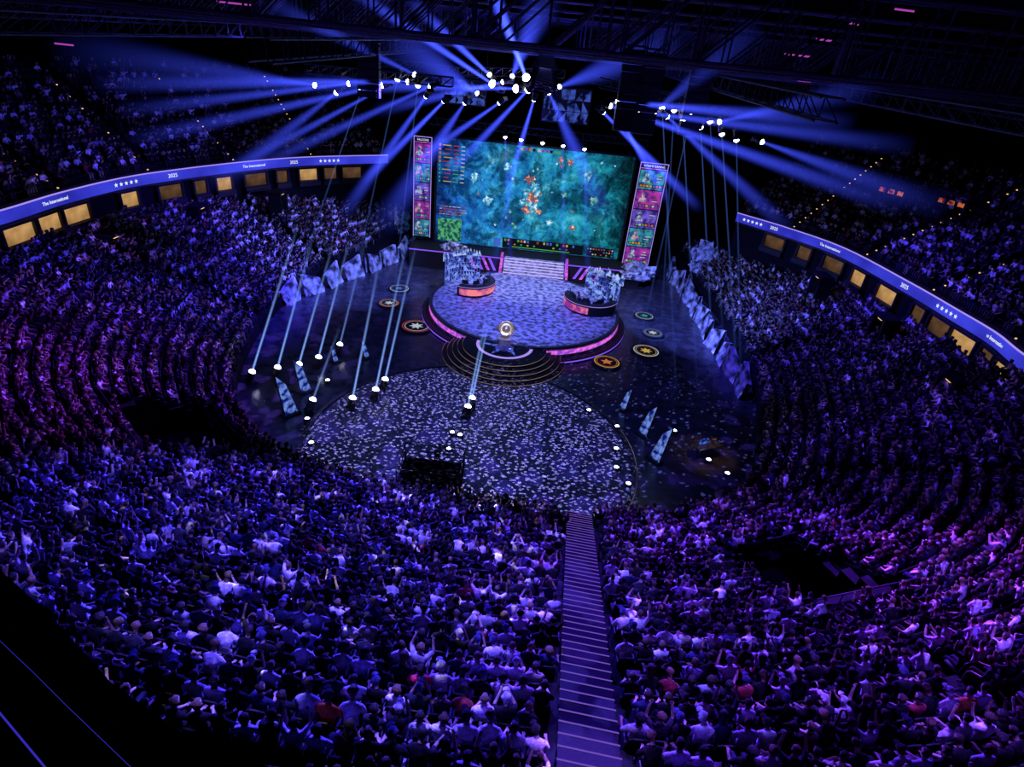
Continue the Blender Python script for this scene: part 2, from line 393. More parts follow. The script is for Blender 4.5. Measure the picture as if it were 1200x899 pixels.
def make_person(vi, loc, rz, label, group, sh, scale=1.0, cat='person'):
    V = VAR[vi]
    o = put('person', V['body'], None, loc, rz); o.scale = (scale,)*3; tag(o, label, cat, group); setcol(o, R.choice(SKIN))
    c = put('shirt', V['shirt'], o); setcol(c, sh); c = put('trousers', V['trousers'], o); setcol(c, R.choice(TROU))
    c = put('cap' if V['hs'] == 'cap' else 'hair', V['hair'], o); setcol(c, R.choice(HAIR) if V['hs'] != 'cap' else R.choice([(.02, .02, .02), (.4, .4, .45), (.03, .03, .1)]))
    return o
for i in order[:285].tolist():
    x, y, z, th, k, q = seats[i]; r, side = rank[i]
    s = SPEC.get(i) or SHIRT[NR.choice(len(SHIRT), p=SW)]; vi = NR.choice(8, p=[.22, .14, .14, .12, .06, .10, .1, .12])
    where = '%s row up, %s seat %s of stairs' % (od(int(k)+1), od(r), side)
    make_person(vi, (x, y, z), th+R.uniform(-.2, .2), 'person in %s shirt %s, %s' % (s[0], VAR[vi]['txt'], where), 'spectators in the front stand', s[1], R.uniform(.88, 1.0))
    t = thing('arena_seat', 'black folding seat, '+where, 'seat', (x, y, z), th, 'folding seats in the front stand')
    put('seat_back', SB, t); put('seat_cushion', SC, t); put('seat_stand', SS, t)
upper = []
def upper_deck(name, P, N, z0, nrow):
    kk = np.full(len(P), nrow); stand(name, P, N, kk, lambda i, k: z0+.4*k, .5, z0-1.5)
    for k in range(nrow):
        d = .5+k*ROW+.52; Q = P[:, :2]+N*d; s = np.r_[0, np.cumsum(np.hypot(*np.diff(Q, axis=0).T))]
        for q in np.arange(.4, s[-1], .5):
            i = min(max(int(np.searchsorted(s, q)), 1), len(s)-1)
            if i % 17 in (0, 1): continue
            t = (q-s[i-1])/(s[i]-s[i-1]); p = Q[i-1]*(1-t)+Q[i]*t
            upper.append([p[0], p[1], z0+.4*k, math.atan2(N[i, 0], -N[i, 1]), k, q])
upper_deck('upper_left_stand', LP, LN, ZL+.9, 17); upper_deck('upper_right_stand', RP, RN, ZR+.9, 17)
upper = np.array(upper)
def merge(name, groups, material, colored):
    VV = []; LL = []; LT = []; CC = []; off = 0
    for v, f, tr, cols in groups:
        n = len(tr)
        if n == 0: continue
        c = np.cos(tr[:, 3])[:, None]; s = np.sin(tr[:, 3])[:, None]; sc = tr[:, 4][:, None]
        X = (v[None, :, 0]*c-v[None, :, 1]*s)*sc+tr[:, 0][:, None]; Y = (v[None, :, 0]*s+v[None, :, 1]*c)*sc+tr[:, 1][:, None]; Z = v[None, :, 2]*sc+tr[:, 2][:, None]
        VV.append(np.stack([X, Y, Z], 2).reshape(-1, 3))
        loops = np.array([i for q in f for i in q]); tot = np.array([len(q) for q in f])
        LL.append((loops[None]+(np.arange(n)*len(v))[:, None]+off).ravel()); LT.append(np.tile(tot, n)); off += n*len(v)
        if colored: CC.append(cols.reshape(-1, 3))
    V = np.concatenate(VV); L = np.concatenate(LL); Tt = np.concatenate(LT)
    m = bpy.data.meshes.new(name); m.vertices.add(len(V)); m.loops.add(len(L)); m.polygons.add(len(Tt))
    m.vertices.foreach_set('co', V.ravel().astype(np.float32)); m.loops.foreach_set('vertex_index', L.astype(np.int32))
    m.polygons.foreach_set('loop_start', np.r_[0, np.cumsum(Tt)[:-1]].astype(np.int32))
    if colored:
        a = m.attributes.new('Col', 'FLOAT_COLOR', 'POINT'); cc = np.concatenate(CC); a.data.foreach_set('color', np.c_[cc, np.ones(len(cc))].ravel().astype(np.float32))
        m.polygons.foreach_set('use_smooth', np.ones(len(Tt), bool))
    m.materials.append(material); m.update(); m.validate()
    o = bpy.data.objects.new(name, m); C.objects.link(o); return o
rest = np.array([i for i in range(len(seats)) if i not in near])
vis = (info[rest, 0] > -260) & (info[rest, 0] < 1460) & (info[rest, 1] < 1050)
rest = rest[vis]
ro = rest[occ[rest] & ~(blocked[rest] & (info[rest, 2] < 14))]
tr = np.c_[seats[ro, :4], NR.uniform(.86, 1.02, len(ro))]; tr[:, 3] += NR.uniform(-.4, .4, len(ro)); tr[:, :2] += NR.uniform(-.06, .06, (len(ro), 2)); dist = info[ro, 2]
uo = upper[NR.rand(len(upper)) < np.where(upper[:, 4] < 9, .65, .4)]
tr = np.r_[tr, np.c_[uo[:, :4], np.ones(len(uo))]]; dist = np.r_[dist, np.full(len(uo), 99)]
vi = NR.choice(8, len(tr), p=[.2, .14, .14, .12, .1, .11, .1, .09]); lodi = np.where(dist < 27, 1, 0)
sk = np.array(SKIN); hr = np.array(HAIR); sh = np.array([s[1] for s in SHIRT]); to = np.array(TROU); G = []
for s in (0, 1):
    for k in range(8):
        w = (vi == k) & (lodi == s); n = w.sum(); v, ci, f = LODS[s][k]
        pal = np.stack([sk[NR.randint(0, 5, n)], hr[NR.randint(0, 5, n)], sh[NR.choice(len(SHIRT), n, p=SW)], to[NR.randint(0, 5, n)]], 1)
        G.append((v, f, tr[w], pal[:, ci]))
crowd = merge('crowd', G, m_crowd, True); tag(crowd, 'dense seated crowd filling the rest of the arena stands in blue light', 'crowd', None, 'stuff')
b = MB().box((0, -.25, .66), (.42, .05, .44)).box((0, -.02, .41), (.42, .42, .07))
allr = np.r_[seats[rest][:, :4], upper[:, :4]]
so = merge('seating', [(np.array(b.v), b.f, np.c_[allr, np.ones(len(allr))], None)], m_seat, False)
tag(so, 'black seats in rows beneath the crowd all around the arena', 'seats', None, 'stuff')
for n_, (c, nn, z, w, dp, sl) in enumerate(VOM):
    t = thing('entrance_tunnel', ('black walled entrance recess in the left stand', 'black walled entrance recess in the right stand')[n_], 'tunnel', (c.x, c.y, z), math.atan2(nn.x, -nn.y))
    lo = -2.1; e = dp+.35; prof = [(-e, lo), (e, lo), (e, -sl*e+.35), (-e, sl*e+.35)]
    for s in (-1, 1): MB().prism(prof, s*(w+.25)-.1, s*(w+.25)+.1).build('side_wall', m_para, t)
    MB().box((0, -e, (lo+sl*e+.35)/2), (2*w+.7, .2, sl*e+.35-lo)).build('rear_wall', m_para, t)
    MB().box((0, e, (lo-sl*e+.35)/2), (2*w+.7, .2, .35-sl*e-lo)).build('front_wall', m_para, t)
    MB().box((0, 0, lo), (2*w+.7, 2*e, .1)).build('passage_floor', m_para, t)
    b = MB(); b.tube((-w-.25, -e, sl*e+.95), (w+.25, -e, sl*e+.95), .03)
    for q in range(5): b.tube((-w-.25+q*(w+.25)/2, -e, sl*e+.3), (-w-.25+q*(w+.25)/2, -e, sl*e+.95), .025)
    b.build('guard_rail', m_black, t)
u = (MA1-MA0).normalized(); t = thing('centre_stairs', 'lit centre stairs running up through the front stand', 'stairs', (MA0.x, MA0.y, Z0), math.atan2(u.x, -u.y))
rz = FS*ROW; SWD = 1.3
st1 = MB().box((0, -ROW/2, .015), (SWD, ROW, .03)).mesh('tread', m_stair); st2 = MB().box((0, -.57, rz/4+.01), (SWD, .38, rz/2)).mesh('half_step', m_stair)
ns = MB().box((0, 0, 0), (SWD+.02, .03, .02)).mesh('nosing', m_nose)
lm = MB().prism([(-.02, -.03), (.02, -.03), (.02, .01), (0, .03), (-.02, .03)], -.05, .05).mesh('step_light', m_stepl)
for k in range(28):
    y0 = -k*ROW-.15
    put('tread', st1, t, (0, y0, k*rz)); put('half_step', st2, t, (0, y0, k*rz))
    put('nosing', ns, t, (0, y0-.38, k*rz+rz/2+.01)); put('nosing', ns, t, (0, y0-.01, k*rz+.03))
    for sx in (-.58, .58): put('step_light', lm, t, (sx, y0-.365, k*rz+rz/2-.06))
def fascia(P, N, z, label, side):
    t = thing('ribbon_board', label, 'display board', (P[len(P)//2, 0], P[len(P)//2, 1], z)); o = -t.location
    def pt(i, d, zz): return Vector((P[i, 0]+N[i, 0]*d, P[i, 1]+N[i, 1]*d, zz))+o
    n = len(P)
    MB().grid([[pt(i, 0, z-.1) for i in range(n)], [pt(i, 0, z+.75) for i in range(n)]]).build('led_face', m_ribbon, t)
    MB().grid([[pt(i, .02, z-.25) for i in range(n)], [pt(i, -.04, z-.25) for i in range(n)], [pt(i, -.04, z-.1) for i in range(n)], [pt(i, .02, z-.1) for i in range(n)]]).build('lower_trim', m_steel, t)
    MB().grid([[pt(i, -.03, z+.75) for i in range(n)], [pt(i, -.03, z+.82) for i in range(n)], [pt(i, .1, z+.82) for i in range(n)], [pt(i, .1, z-.25) for i in range(n)]]).build('top_trim', m_lav, t)
    struct(MB().grid([[(P[i, 0]+N[i, 0]*.3, P[i, 1]+N[i, 1]*.3, zz) for i in range(n)] for zz in (2, z-.2)]).build('wall_%s_suites' % side, m_wall))
    return t
RBL = fascia(LP, LN, ZL, 'long curved blue ribbon display along the left balcony', 'left')
RBR = fascia(RP, RN, ZR, 'long curved blue ribbon display along the right balcony', 'right')
def text(s, size, name, material, parent, Mx):
    cu = bpy.data.curves.new('t', 'FONT'); cu.body = s; cu.size = size; cu.align_x = 'CENTER'; cu.align_y = 'CENTER'; cu.extrude = .01
    ob = bpy.data.objects.new('t', cu); C.objects.link(ob); bpy.context.view_layer.update()
    m = bpy.data.meshes.new_from_object(ob.evaluated_get(bpy.context.evaluated_depsgraph_get())); bpy.data.objects.remove(ob)
    m.materials.clear(); m.materials.append(material); o = bpy.data.objects.new(name, m); C.objects.link(o)
    o.parent = parent; o.matrix_local = Matrix.Translation(-parent.location) @ Mx; return o
def ribpos(P, N, z, px):
    i = min(range(len(P)), key=lambda i: (proj((P[i, 0], P[i, 1], z+.35))[0]-px)**2)
    n = N[i]; X = Vector((n[1], -n[0], 0)); Mx = Matrix.Identity(4)
    for r in range(3): Mx[r][0] = X[r]; Mx[r][1] = (0, 0, 1)[r]; Mx[r][2] = (-n[0], -n[1], 0)[r]; Mx[r][3] = (P[i, 0]-n[0]*.05, P[i, 1]-n[1]*.05, z+.33)[r]
    return Mx
star_m = MB().poly([((.2 if j % 2 == 0 else .085)*math.sin(j*PI/5), (.2 if j % 2 == 0 else .085)*math.cos(j*PI/5), .01) for j in range(10)]).mesh('star', m_white)
def stars(parent, Mx, n=5):
    for k in range(n):
        o = put('star', star_m, parent); o.matrix_local = Matrix.Translation(-parent.location) @ Mx @ Matrix.Translation(((k-(n-1)/2)*.5, 0, 0))
for par, P, N, z, L_ in ((RBL, LP, LN, ZL, [(204, '2025'), (300, 'The International'), (62, 'The International'), (145, '*'), (385, '*'), (345, '2025')]), (RBR, RP, RN, ZR, [(1063, '2025'), (975, 'The International'), (1112, '*'), (905, '2025'), (880, '*'), (1165, 'The International')])):
    for px, s in L_:
        Mx = ribpos(P, N, z, px)
        if s == '*': stars(par, Mx)
        else: text(s, .46 if s == '2025' else .36, 'lettering', m_white, par, Mx)
def suite(P, N, z, px, n_, side, bright, w):
    Mx = ribpos(P, N, z, px); p = Mx.to_translation(); a = math.atan2(Mx[1][0], Mx[0][0])
    t = thing('suite_window', '%s warm lit suite window below the %s ribbon display counted from the stage' % (od(n_), side), 'window', (p.x, p.y, z-2.1), a, 'suite windows')
    b = MB()
    for c, d in (((0, 0, .05), (w+.2, .3, .15)), ((0, 0, 1.75), (w+.2, .3, .15)), ((-w/2, 0, .9), (.2, .3, 1.8)), ((w/2, 0, .9), (.2, .3, 1.8))): b.box(c, d)
    b.build('frame', m_black, t); MB().box((0, .12, .9), (w, .04, 1.6)).build('pane', m_warm if bright else m_warmdim, t)
    b = MB(); b.tube((-w/2, -.3, .55), (w/2, -.3, .55), .03)
    for q in range(5): b.tube((-w/2+q*w/4, -.3, 0), (-w/2+q*w/4, -.3, .55), .02)
    b.build('railing', m_steel, t); MB().box((0, -.15, .2), (w+.2, .5, .5)).build('sill', m_black, t)
for n_, (px, w, br) in enumerate(((412, 2.4, 0), (384, 1.6, 0), (362, 2.2, 1), (330, 1.4, 0), (296, 2.6, 0), (262, 1.8, 1), (232, 1.4, 0), (196, 2.4, 0), (150, 1.9, 1), (84, 2.9, 1), (50, 2.6, 1), (18, 2.9, 1))): suite(LP, LN, ZL, px, n_+1, 'left', br, w)
for n_, (px, w, br) in enumerate(((912, 2.4, 0), (950, 1.6, 0), (985, 2.6, 0), (1012, 2.0, 1), (1046, 2.6, 1), (1086, 1.6, 0), (1110, 2.4, 0), (1138, 2.6, 1), (1166, 1.6, 0), (1192, 2.6, 1))): suite(RP, RN, ZR, px, n_+1, 'right', br, w)
def portal(px, py, n_, side):
    p = atz(px, py, 6.2); a = -PI/2 if side == 'right' else PI/2
    t = thing('doorway_portal', '%s small warm lit doorway at the top of the %s lower stand' % (od(n_), side), 'doorway', (p.x, p.y, 5.0), a, 'lit doorways')
    b = MB().box((-.8, 0, .9), (.25, 1.2, 1.8)).box((.8, 0, .9), (.25, 1.2, 1.8)).box((0, 0, 1.9), (1.85, 1.2, .25)); b.build('surround', m_conc, t)
    MB().box((0, .3, .9), (1.35, .1, 1.8)).build('lit_passage', m_warmdim, t); MB().box((0, -.45, 1.72), (.5, .2, .08)).build('lamp', m_gold, t)
for n_, p in enumerate(((130, 285), (232, 250), (326, 233))): portal(*p, n_+1, 'left')
for n_, p in enumerate(((962, 332), (1036, 382), (1116, 455))): portal(*p, n_+1, 'right')
dot = MB().prism([(-.05, -.04), (.05, -.04), (.05, .02), (.02, .05), (-.05, .05)], -.05, .05).mesh('lamp', m_gold)
for P, N, z, side in ((LP, LN, ZL+.9, 'left'), (RP, RN, ZR+.9, 'right')):
    q = 0
    for i in range(17, len(P)-2, 17):
        q += 1; x0, y0 = P[i]
        t = thing('step_light_row', '%s row of golden step lights up the %s upper stand' % (od(q), side), 'step lights', (x0, y0, z), 0, 'upper stand step lights')
        for k in range(17):
            d = .5+k*ROW+.1
            if R.random() < .85: put('lamp', dot, t, (N[i, 0]*d-N[i, 1]*.3, N[i, 1]*d+N[i, 0]*.3, .4*k+.06))
m_redl = emi('amber_lamp', (1, .22, .06), .5, 1, 2, (.1, .01, .02))
for n_, (px, py) in enumerate(((1042, 229), (1112, 242))):
    p = aty(px, py, 52)
    t = thing('upper_doorway', ('amber lit doorway in the upper right stand nearer the stage', 'amber lit doorway in the upper right stand farther from the stage')[n_], 'doorway', (p.x, p.y, p.z-1), -PI/3)
    MB().box((-1.3, 0, 1), (.2, .5, 2)).box((1.3, 0, 1), (.2, .5, 2)).box((0, 0, 2.05), (2.8, .5, .2)).build('surround', m_conc, t)
    for x in (-.8, 0, .8): MB().box((x, .1, 1.3), (.5, .06, .35)).build('lit_sign', m_redl, t)
A1 = [atz(*p, 17.2) for p in ((-130, 560), (0, 668), (60, 722), (130, 800), (215, 860), (330, 905), (430, 935))]
A2 = [atz(*p, 17.2) for p in ((-130, 640), (0, 752), (40, 790), (80, 830), (150, 897), (240, 985), (330, 1070))]
t = thing('balcony_parapet', 'dark balcony parapet with thin blue light strips in the bottom left corner', 'parapet', A1[3])
o = -A1[3]
b = MB(); b.grid([[p+o+Vector((0, 0, -1.5)) for p in A1], [p+o for p in A1], [p+o for p in A2], [p+o+Vector((0, 0, -1.2)) for p in A2], [p+o+Vector((-4, -2.5, -1.2)) for p in A2]]); b.build('wall_cap', m_para, t)
b = MB(); b.grid([[p+o+Vector((0, 0, .01)) for p in A2], [p+o+Vector((0, 0, .03)) for p in A2]]); b.build('light_strip', m_rail, t)
A3 = [atz(*p, 16.6) for p in ((-60, 760), (0, 836), (45, 890), (90, 945))]
b = MB()
for i in range(3): b.tube(A3[i]+o, A3[i+1]+o, .008)
b.build('rail_strip', m_rail, t)
# ---------------------------------------------------------------- floor and stage
CX, CY = -2.2, 30.6
t = thing('round_floor_deck', 'large round speckled floor deck in front of the stage', 'floor deck', (CX, CY, 0))
MB().lathe([(0, .08), (10.1, .08), (10.2, .0)], 96).build('deck', m_disc, t); MB().lathe([(10.2, 0), (10.2, .14), (10.45, .14), (10.5, 0)], 96).build('edge_trim', m_steel, t)
MB().lathe([(10.51, .02), (10.5, .09)], 60, a0=-1.0, a1=.75, close=False).build('edge_light', emi('deck_edge_led', (.55, .5, .6), .35), t)
SX, SY = .4, 51.6; RS = 8.7
t = thing('round_stage', 'raised round stage with glowing pink rim in front of the giant screen', 'stage', (SX, SY, 0))
MB().lathe([(RS+.1, .0), (RS+.1, .3), (RS, .3), (RS, 1.2), (0, 1.2)], 96).build('deck', m_deck, t)
MB().lathe([(RS+.03, .55), (RS+.05, .95)], 96).build('led_rim', m_pink, t); MB().lathe([(RS+.12, .05), (RS+.14, .25)], 96).build('lower_glow', m_orange, t)
MB().lathe([(RS-.25, 1.2), (RS-.25, 1.23), (RS+.06, 1.23), (RS+.06, 1.1)], 96).build('edge_lip', m_steel, t)
MB().lathe([(RS+.7, 0), (RS+.7, .35), (RS+.1, .35)], 64, a0=PI*.95, a1=PI*2.05, close=False).build('lower_ledge', m_black, t)
MB().lathe([(RS+.715, .12), (RS+.715, .24)], 64, a0=PI*.95, a1=PI*2.05, close=False).build('ledge_light', m_violet, t)
TX, TY = -.9, 43.2
m_edge = emi('edge_led', (.7, .5, .45), .4)
t = thing('round_steps', 'dark round stepped podium with lit edges joining stage and floor', 'podium', (TX, TY, 0))
for k in range(5):
    r = 5.0-.4*k
    MB().lathe([(r, .2*k), (r, .2*k+.17), (r-.06, .2*k+.2), (r-.5 if k < 4 else 0, .2*k+.2)], 72).build('step', m_black, t)
    MB().lathe([(r+.005, .2*k+.15), (r+.01, .2*k+.185)], 72).build('edge_light', m_edge, t)
MB().lathe([(2.3, 1.01), (2.3, 1.03), (2.05, 1.03), (2.05, 1.01)], 48).build('emblem_ring', m_lav, t)
for k in range(6):
    a = k*PI/3; MB().poly([(1.9*math.cos(a), 1.9*math.sin(a), 1.025), (.9*math.cos(a+.35), .9*math.sin(a+.35), 1.025), (.5*math.cos(a), .5*math.sin(a), 1.025), (.9*math.cos(a-.35), .9*math.sin(a-.35), 1.025)]).build('emblem_ray', m_blueled, t)
t = thing('trophy', 'shining round shield trophy on a drum plinth at the podium centre', 'trophy', (TX, TY-.3, 1.0))
MB().lathe([(.75, 0), (.75, .12), (.5, .2), (.45, .75), (.6, .85), (0, .85)], 32).build('plinth', mat('plinth_paint', (.7, .65, .8), .3), t)
MB().lathe([(.28, .85), (.3, .95), (.1, 1.05), (0, 1.05)], 24).build('base', m_metal, t)
b = MB().lathe([(0, .12), (.2, .1), (.25, .05), (.5, .04), (.55, .1), (.62, .0), (.55, -.06), (0, -.06)], 40); o = b.build('shield', m_metal, t, True); o.location = (0, 0, 1.65); o.rotation_euler = (PI/2-.5, 0, 0)
for s in (-1, 1): MB().tube((s*.55, 0, 1.4), (s*.78, 0, 1.65), .05).tube((s*.78, 0, 1.65), (s*.6, 0, 1.95), .05).build('handle', m_metal, t)
t = thing('stage_back_riser', 'low black riser with violet edge lights under the giant screen', 'riser', (0, 62.6, 0))
MB().box((0, 1.2, 1.05), (25, 3.4, 2.1)).build('riser_box', m_black, t); MB().box((0, -.53, 1.95), (25, .05, .12)).build('edge_light', m_violet, t)
for s in (-1, 1):
    for q in range(4):
        x = s*(4.3+q*.7)+1.0; MB().poly([(x, -.56, .5), (x+.32, -.56, .5), (x+s*.7+.32, -.56, 1.85), (x+s*.7, -.56, 1.85)]).build('chevron_light', m_pink if q % 2 else m_violet, t)
t = thing('stage_staircase', 'wide staircase with bright lavender risers below the screen centre', 'stairs', (1.0, 62.0, 1.2))
for k in range(6):
    MB().box((0, -2.2+.42*k, .085+.17*k), (6.4, .46, .17)).build('step', m_deck, t); MB().box((0, -2.44+.42*k, .1+.17*k), (6.3, .03, .1)).build('riser_light', m_riser, t)
for s in (-1, 1): MB().poly([(s*3.35, -2.5, 0), (s*3.35, .3, 0), (s*3.35, .3, 1.3), (s*3.35, -2.4, .2)]).poly([(s*3.6, -2.5, 0), (s*3.35, -2.5, 0), (s*3.35, -2.4, .25), (s*3.35, .3, 1.35), (s*3.6, .3, 1.35), (s*3.6, -2.4, .25)]).build('side_rail', m_pink, t)
# ---------------------------------------------------------------- giant screen
def screen_mat():
    m, nt, out = nodes('game_screen'); N = nt.nodes.new; L = nt.links.new
    tc = N('ShaderNodeTexCoord'); e = N('ShaderNodeEmission'); e.inputs['Strength'].default_value = 1.15
    def nz(sc, det, dist=0, rough=.6):
        n = N('ShaderNodeTexNoise'); n.inputs['Scale'].default_value = sc; n.inputs['Detail'].default_value = det; n.inputs['Distortion'].default_value = dist; n.inputs['Roughness'].default_value = rough; L(tc.outputs['Object'], n.inputs['Vector']); return n.outputs['Fac']
    def mth(op, a, b_, c=None):
        n = N('ShaderNodeMath'); n.operation = op
        for i, x in enumerate((a, b_, c)):
            if x is None: continue
            if isinstance(x, (int, float)): n.inputs[i].default_value = x
            else: L(x, n.inputs[i])
        return n.outputs[0]
    sp = N('ShaderNodeSeparateXYZ'); L(tc.outputs['Object'], sp.inputs[0])
    mr = N('ShaderNodeMapRange'); mr.inputs['From Min'].default_value = -8; mr.inputs['From Max'].default_value = 10; L(sp.outputs['X'], mr.inputs['Value'])
    def ramp(cs):
        c = N('ShaderNodeValToRGB'); el = c.color_ramp.elements; el[0].position, el[0].color = cs[0][0], cs[0][1]+(1,); el[1].position, el[1].color = cs[-1][0], cs[-1][1]+(1,)
        for p, q in cs[1:-1]: x = el.new(p); x.color = q+(1,)
        return c
    c1 = ramp([(.32, (.003, .01, .06)), (.42, (.006, .05, .25)), (.5, (.012, .14, .5)), (.58, (.03, .3, .65)), (.7, (.3, .75, .9))])
    c2 = ramp([(.32, (.002, .02, .03)), (.42, (.004, .09, .13)), (.5, (.01, .25, .31)), (.58, (.03, .42, .45)), (.7, (.4, .8, .65))])
    v = mth('MULTIPLY_ADD', nz(.2, 4, 1.2), .5, mth('MULTIPLY', nz(.9, 9, .8, .75), .5))
    r2 = mth('ADD', mth('MULTIPLY', sp.outputs['X'], sp.outputs['X']), mth('POWER', mth('SUBTRACT', sp.outputs['Z'], 5.8), 2.0))
    v = mth('ADD', v, mth('SUBTRACT', .065, mth('MULTIPLY', r2, .0016)))
    L(v, c1.inputs[0]); L(v, c2.inputs[0])
    mx = N('ShaderNodeMixRGB'); L(mr.outputs[0], mx.inputs[0]); L(c1.outputs[0], mx.inputs[1]); L(c2.outputs[0], mx.inputs[2])
    th = ramp([(.46, (1, 1, 1)), (.55, (.12, .13, .14))]); L(nz(.45, 8, .5, .7), th.inputs[0])
    m2 = N('ShaderNodeMixRGB'); m2.blend_type = 'MULTIPLY'; m2.inputs[0].default_value = .8; L(mx.outputs[0], m2.inputs[1]); L(th.outputs[0], m2.inputs[2])
    L(m2.outputs[0], e.inputs['Color']); L(e.outputs[0], out.inputs['Surface']); return m
YS = 65.0; ZS0, ZS1 = 2.2, 13.0; WS = 10.15
t = thing('giant_screen', 'giant rectangular screen showing a teal game map above the stage', 'screen', (0, YS, ZS0))
hS = ZS1-ZS0
MB().box((0, .25, hS/2), (2*WS, .4, hS)).build('display', screen_mat(), t)
b = MB()
for c, d in (((0, .3, -.1), (2*WS+.5, .6, .2)), ((0, .3, hS+.1), (2*WS+.5, .6, .2)), ((-WS-.12, .3, hS/2), (.24, .6, hS+.4)), ((WS+.12, .3, hS/2), (.24, .6, hS+.4))): b.box(c, d)
b.build('bezel', m_black, t)
cols = {n: emi('hud_'+n, c, s) for n, c, s in (('red', (.6, .05, .05), .6), ('green', (.1, .5, .1), .6), ('yellow', (.8, .5, .12), .6), ('white', (.7, .75, .85), .6), ('dark', (.008, .012, .025), .5), ('blue', (.08, .2, .8), .6), ('teal', (.05, .4, .4), .6), ('purple', (.35, .08, .6), .6), ('orange', (.8, .22, .05), .6))}
def flat(items, name, par, y=.03):
    by = {}
    for x, z, w, h_, c in items: by.setdefault(c, MB()).poly([(x-w/2, y, z-h_/2), (x+w/2, y, z-h_/2), (x+w/2, y, z+h_/2), (x-w/2, y, z+h_/2)])
    for c, b in by.items(): b.build(name, cols[c], par)
it = []
for k in range(10):
    z = hS-.7-k*.40; c = 'red' if k % 3 else 'yellow'
    it += [(-9.2+.15*(k % 2), z, .9-.2*(k % 3), .09, c), (-8.2, z, .6, .09, 'red' if k < 5 else 'green'), (-7.5, z, .4, .09, 'white'), (-9.9, z, .2, .24, 'orange' if k < 5 else 'teal')]
flat(it, 'score_row', t)
for k in range(4):
    x = -9.8
    while x < -6.8-.6*(k % 2):
        w = R.uniform(.15, .5); flat([(x+w/2, 3.9-k*.28, w, .08, R.choice(['red', 'orange', 'red', 'white']))], 'message_line', t); x += w+.1
MB().poly([(-9.9, .02, .15), (-7.3, .02, .15), (-7.3, .02, 2.6), (-9.9, .02, 2.6)]).build('mini_map', emi('map_led', (.1, .5, .2), .8, 1, 2.6, (.01, .07, .1)), t)
it = [(1.8, .6, 9.0, 1.1, 'dark'), (8.2, .6, 3.0, 1.0, 'dark')]; flat(it, 'panel_back', t, .035)
CC_ = ['red', 'orange', 'yellow', 'blue', 'teal', 'purple', 'white', 'dark', 'green', 'dark', 'dark', 'blue']
it = []
for k in range(22):
    it.append((-2.4+k*.36, .92, .22, .26, R.choice(CC_)))
    if k % 2: it.append((-2.4+k*.36, .5, .2, .16, R.choice(CC_)))
for k in range(10):
    for q in range(3): it.append((6.8+k*.3, .3+q*.3, .16, .14, R.choice(CC_)))
flat(it, 'control_icon', t, .02); flat([(-3.3, .6, .8, .9, 'blue')], 'portrait_badge', t, .02); flat([(1.6, .22, 6.4, .1, 'green')], 'health_bar', t, .02)
it = [(-1.9+k*.42+(0.5 if k > 4 else 0), hS-.3, .26, .26, R.choice(CC_)) for k in range(10)]; it.append((.28, hS-.3, .36, .26, 'white')); flat(it, 'score_header', t)
def glow(name, dark, mid, hot, sd):
    m, nt, out = nodes(name); N = nt.nodes.new; L = nt.links.new; e = N('ShaderNodeEmission'); e.inputs['Strength'].default_value = 1.0
    tc = N('ShaderNodeTexCoord'); n = N('ShaderNodeTexNoise'); n.inputs['Scale'].default_value = 2.6; n.inputs['Detail'].default_value = 6; L(tc.outputs['Object'], n.inputs['Vector'])
    r = N('ShaderNodeValToRGB'); el = r.color_ramp.elements; el[0].position = .38; el[0].color = dark+(1,); el[1].position = .66; el[1].color = hot+(1,); x = el.new(.52); x.color = mid+(1,)
    L(n.outputs['Fac'], r.inputs[0]); L(r.outputs[0], e.inputs['Color']); L(e.outputs[0], out.inputs['Surface']); return m
gl = {'hot': glow('battle_glow', (.02, .14, .2), (.5, .06, .04), (.95, .8, .6), 1), 'ice': glow('ice_glow', (.02, .15, .3), (.15, .5, .7), (.85, .97, 1), 2), 'leaf': glow('leaf_glow', (.01, .1, .1), (.1, .35, .2), (.5, .7, .4), 3)}
def blob(cx, cz, r, c, sd, par):
    rr = random.Random(sd); b = MB(); n = 22
    b.poly([(cx+r*rr.uniform(.35, 1.1)*math.cos(2*PI*i/n), .03-.0008*(sd % 24), cz+r*rr.uniform(.35, 1.1)*math.sin(2*PI*i/n)) for i in range(n)]); b.build('effect_patch', gl[c], par)
rr = random.Random(3); q = 0
for x, z, r, c in [(-.3, 7.5, .7, 'hot'), (.2, 6.9, .6, 'ice'), (-.5, 6.3, .5, 'ice'), (.2, 5.6, .8, 'hot'), (.1, 4.9, .7, 'ice'), (-.5, 4.4, .5, 'hot'), (.9, 4.3, .45, 'hot'), (.6, 6.2, .5, 'ice'), (-.9, 5.2, .45, 'ice'), (2.6, 9.8, .4, 'hot'), (3.6, 9.7, .4, 'hot'), (-2.8, 8.6, .55, 'ice'), (4.8, 3.0, .4, 'hot'), (-6.2, 7.2, .6, 'ice'), (6.6, 6.1, .5, 'leaf'), (5.6, 8.6, .7, 'leaf'), (-4.6, 5.0, .6, 'ice'), (3.4, 6.4, .4, 'leaf'), (2.2, 3.4, .45, 'ice')]+[(rr.uniform(-6, 9), rr.uniform(2.2, 10), rr.uniform(.1, .22), rr.choice(['hot', 'ice', 'ice', 'leaf'])) for _ in range(26)]:
    q += 1; blob(x, z, r, c, q, t)
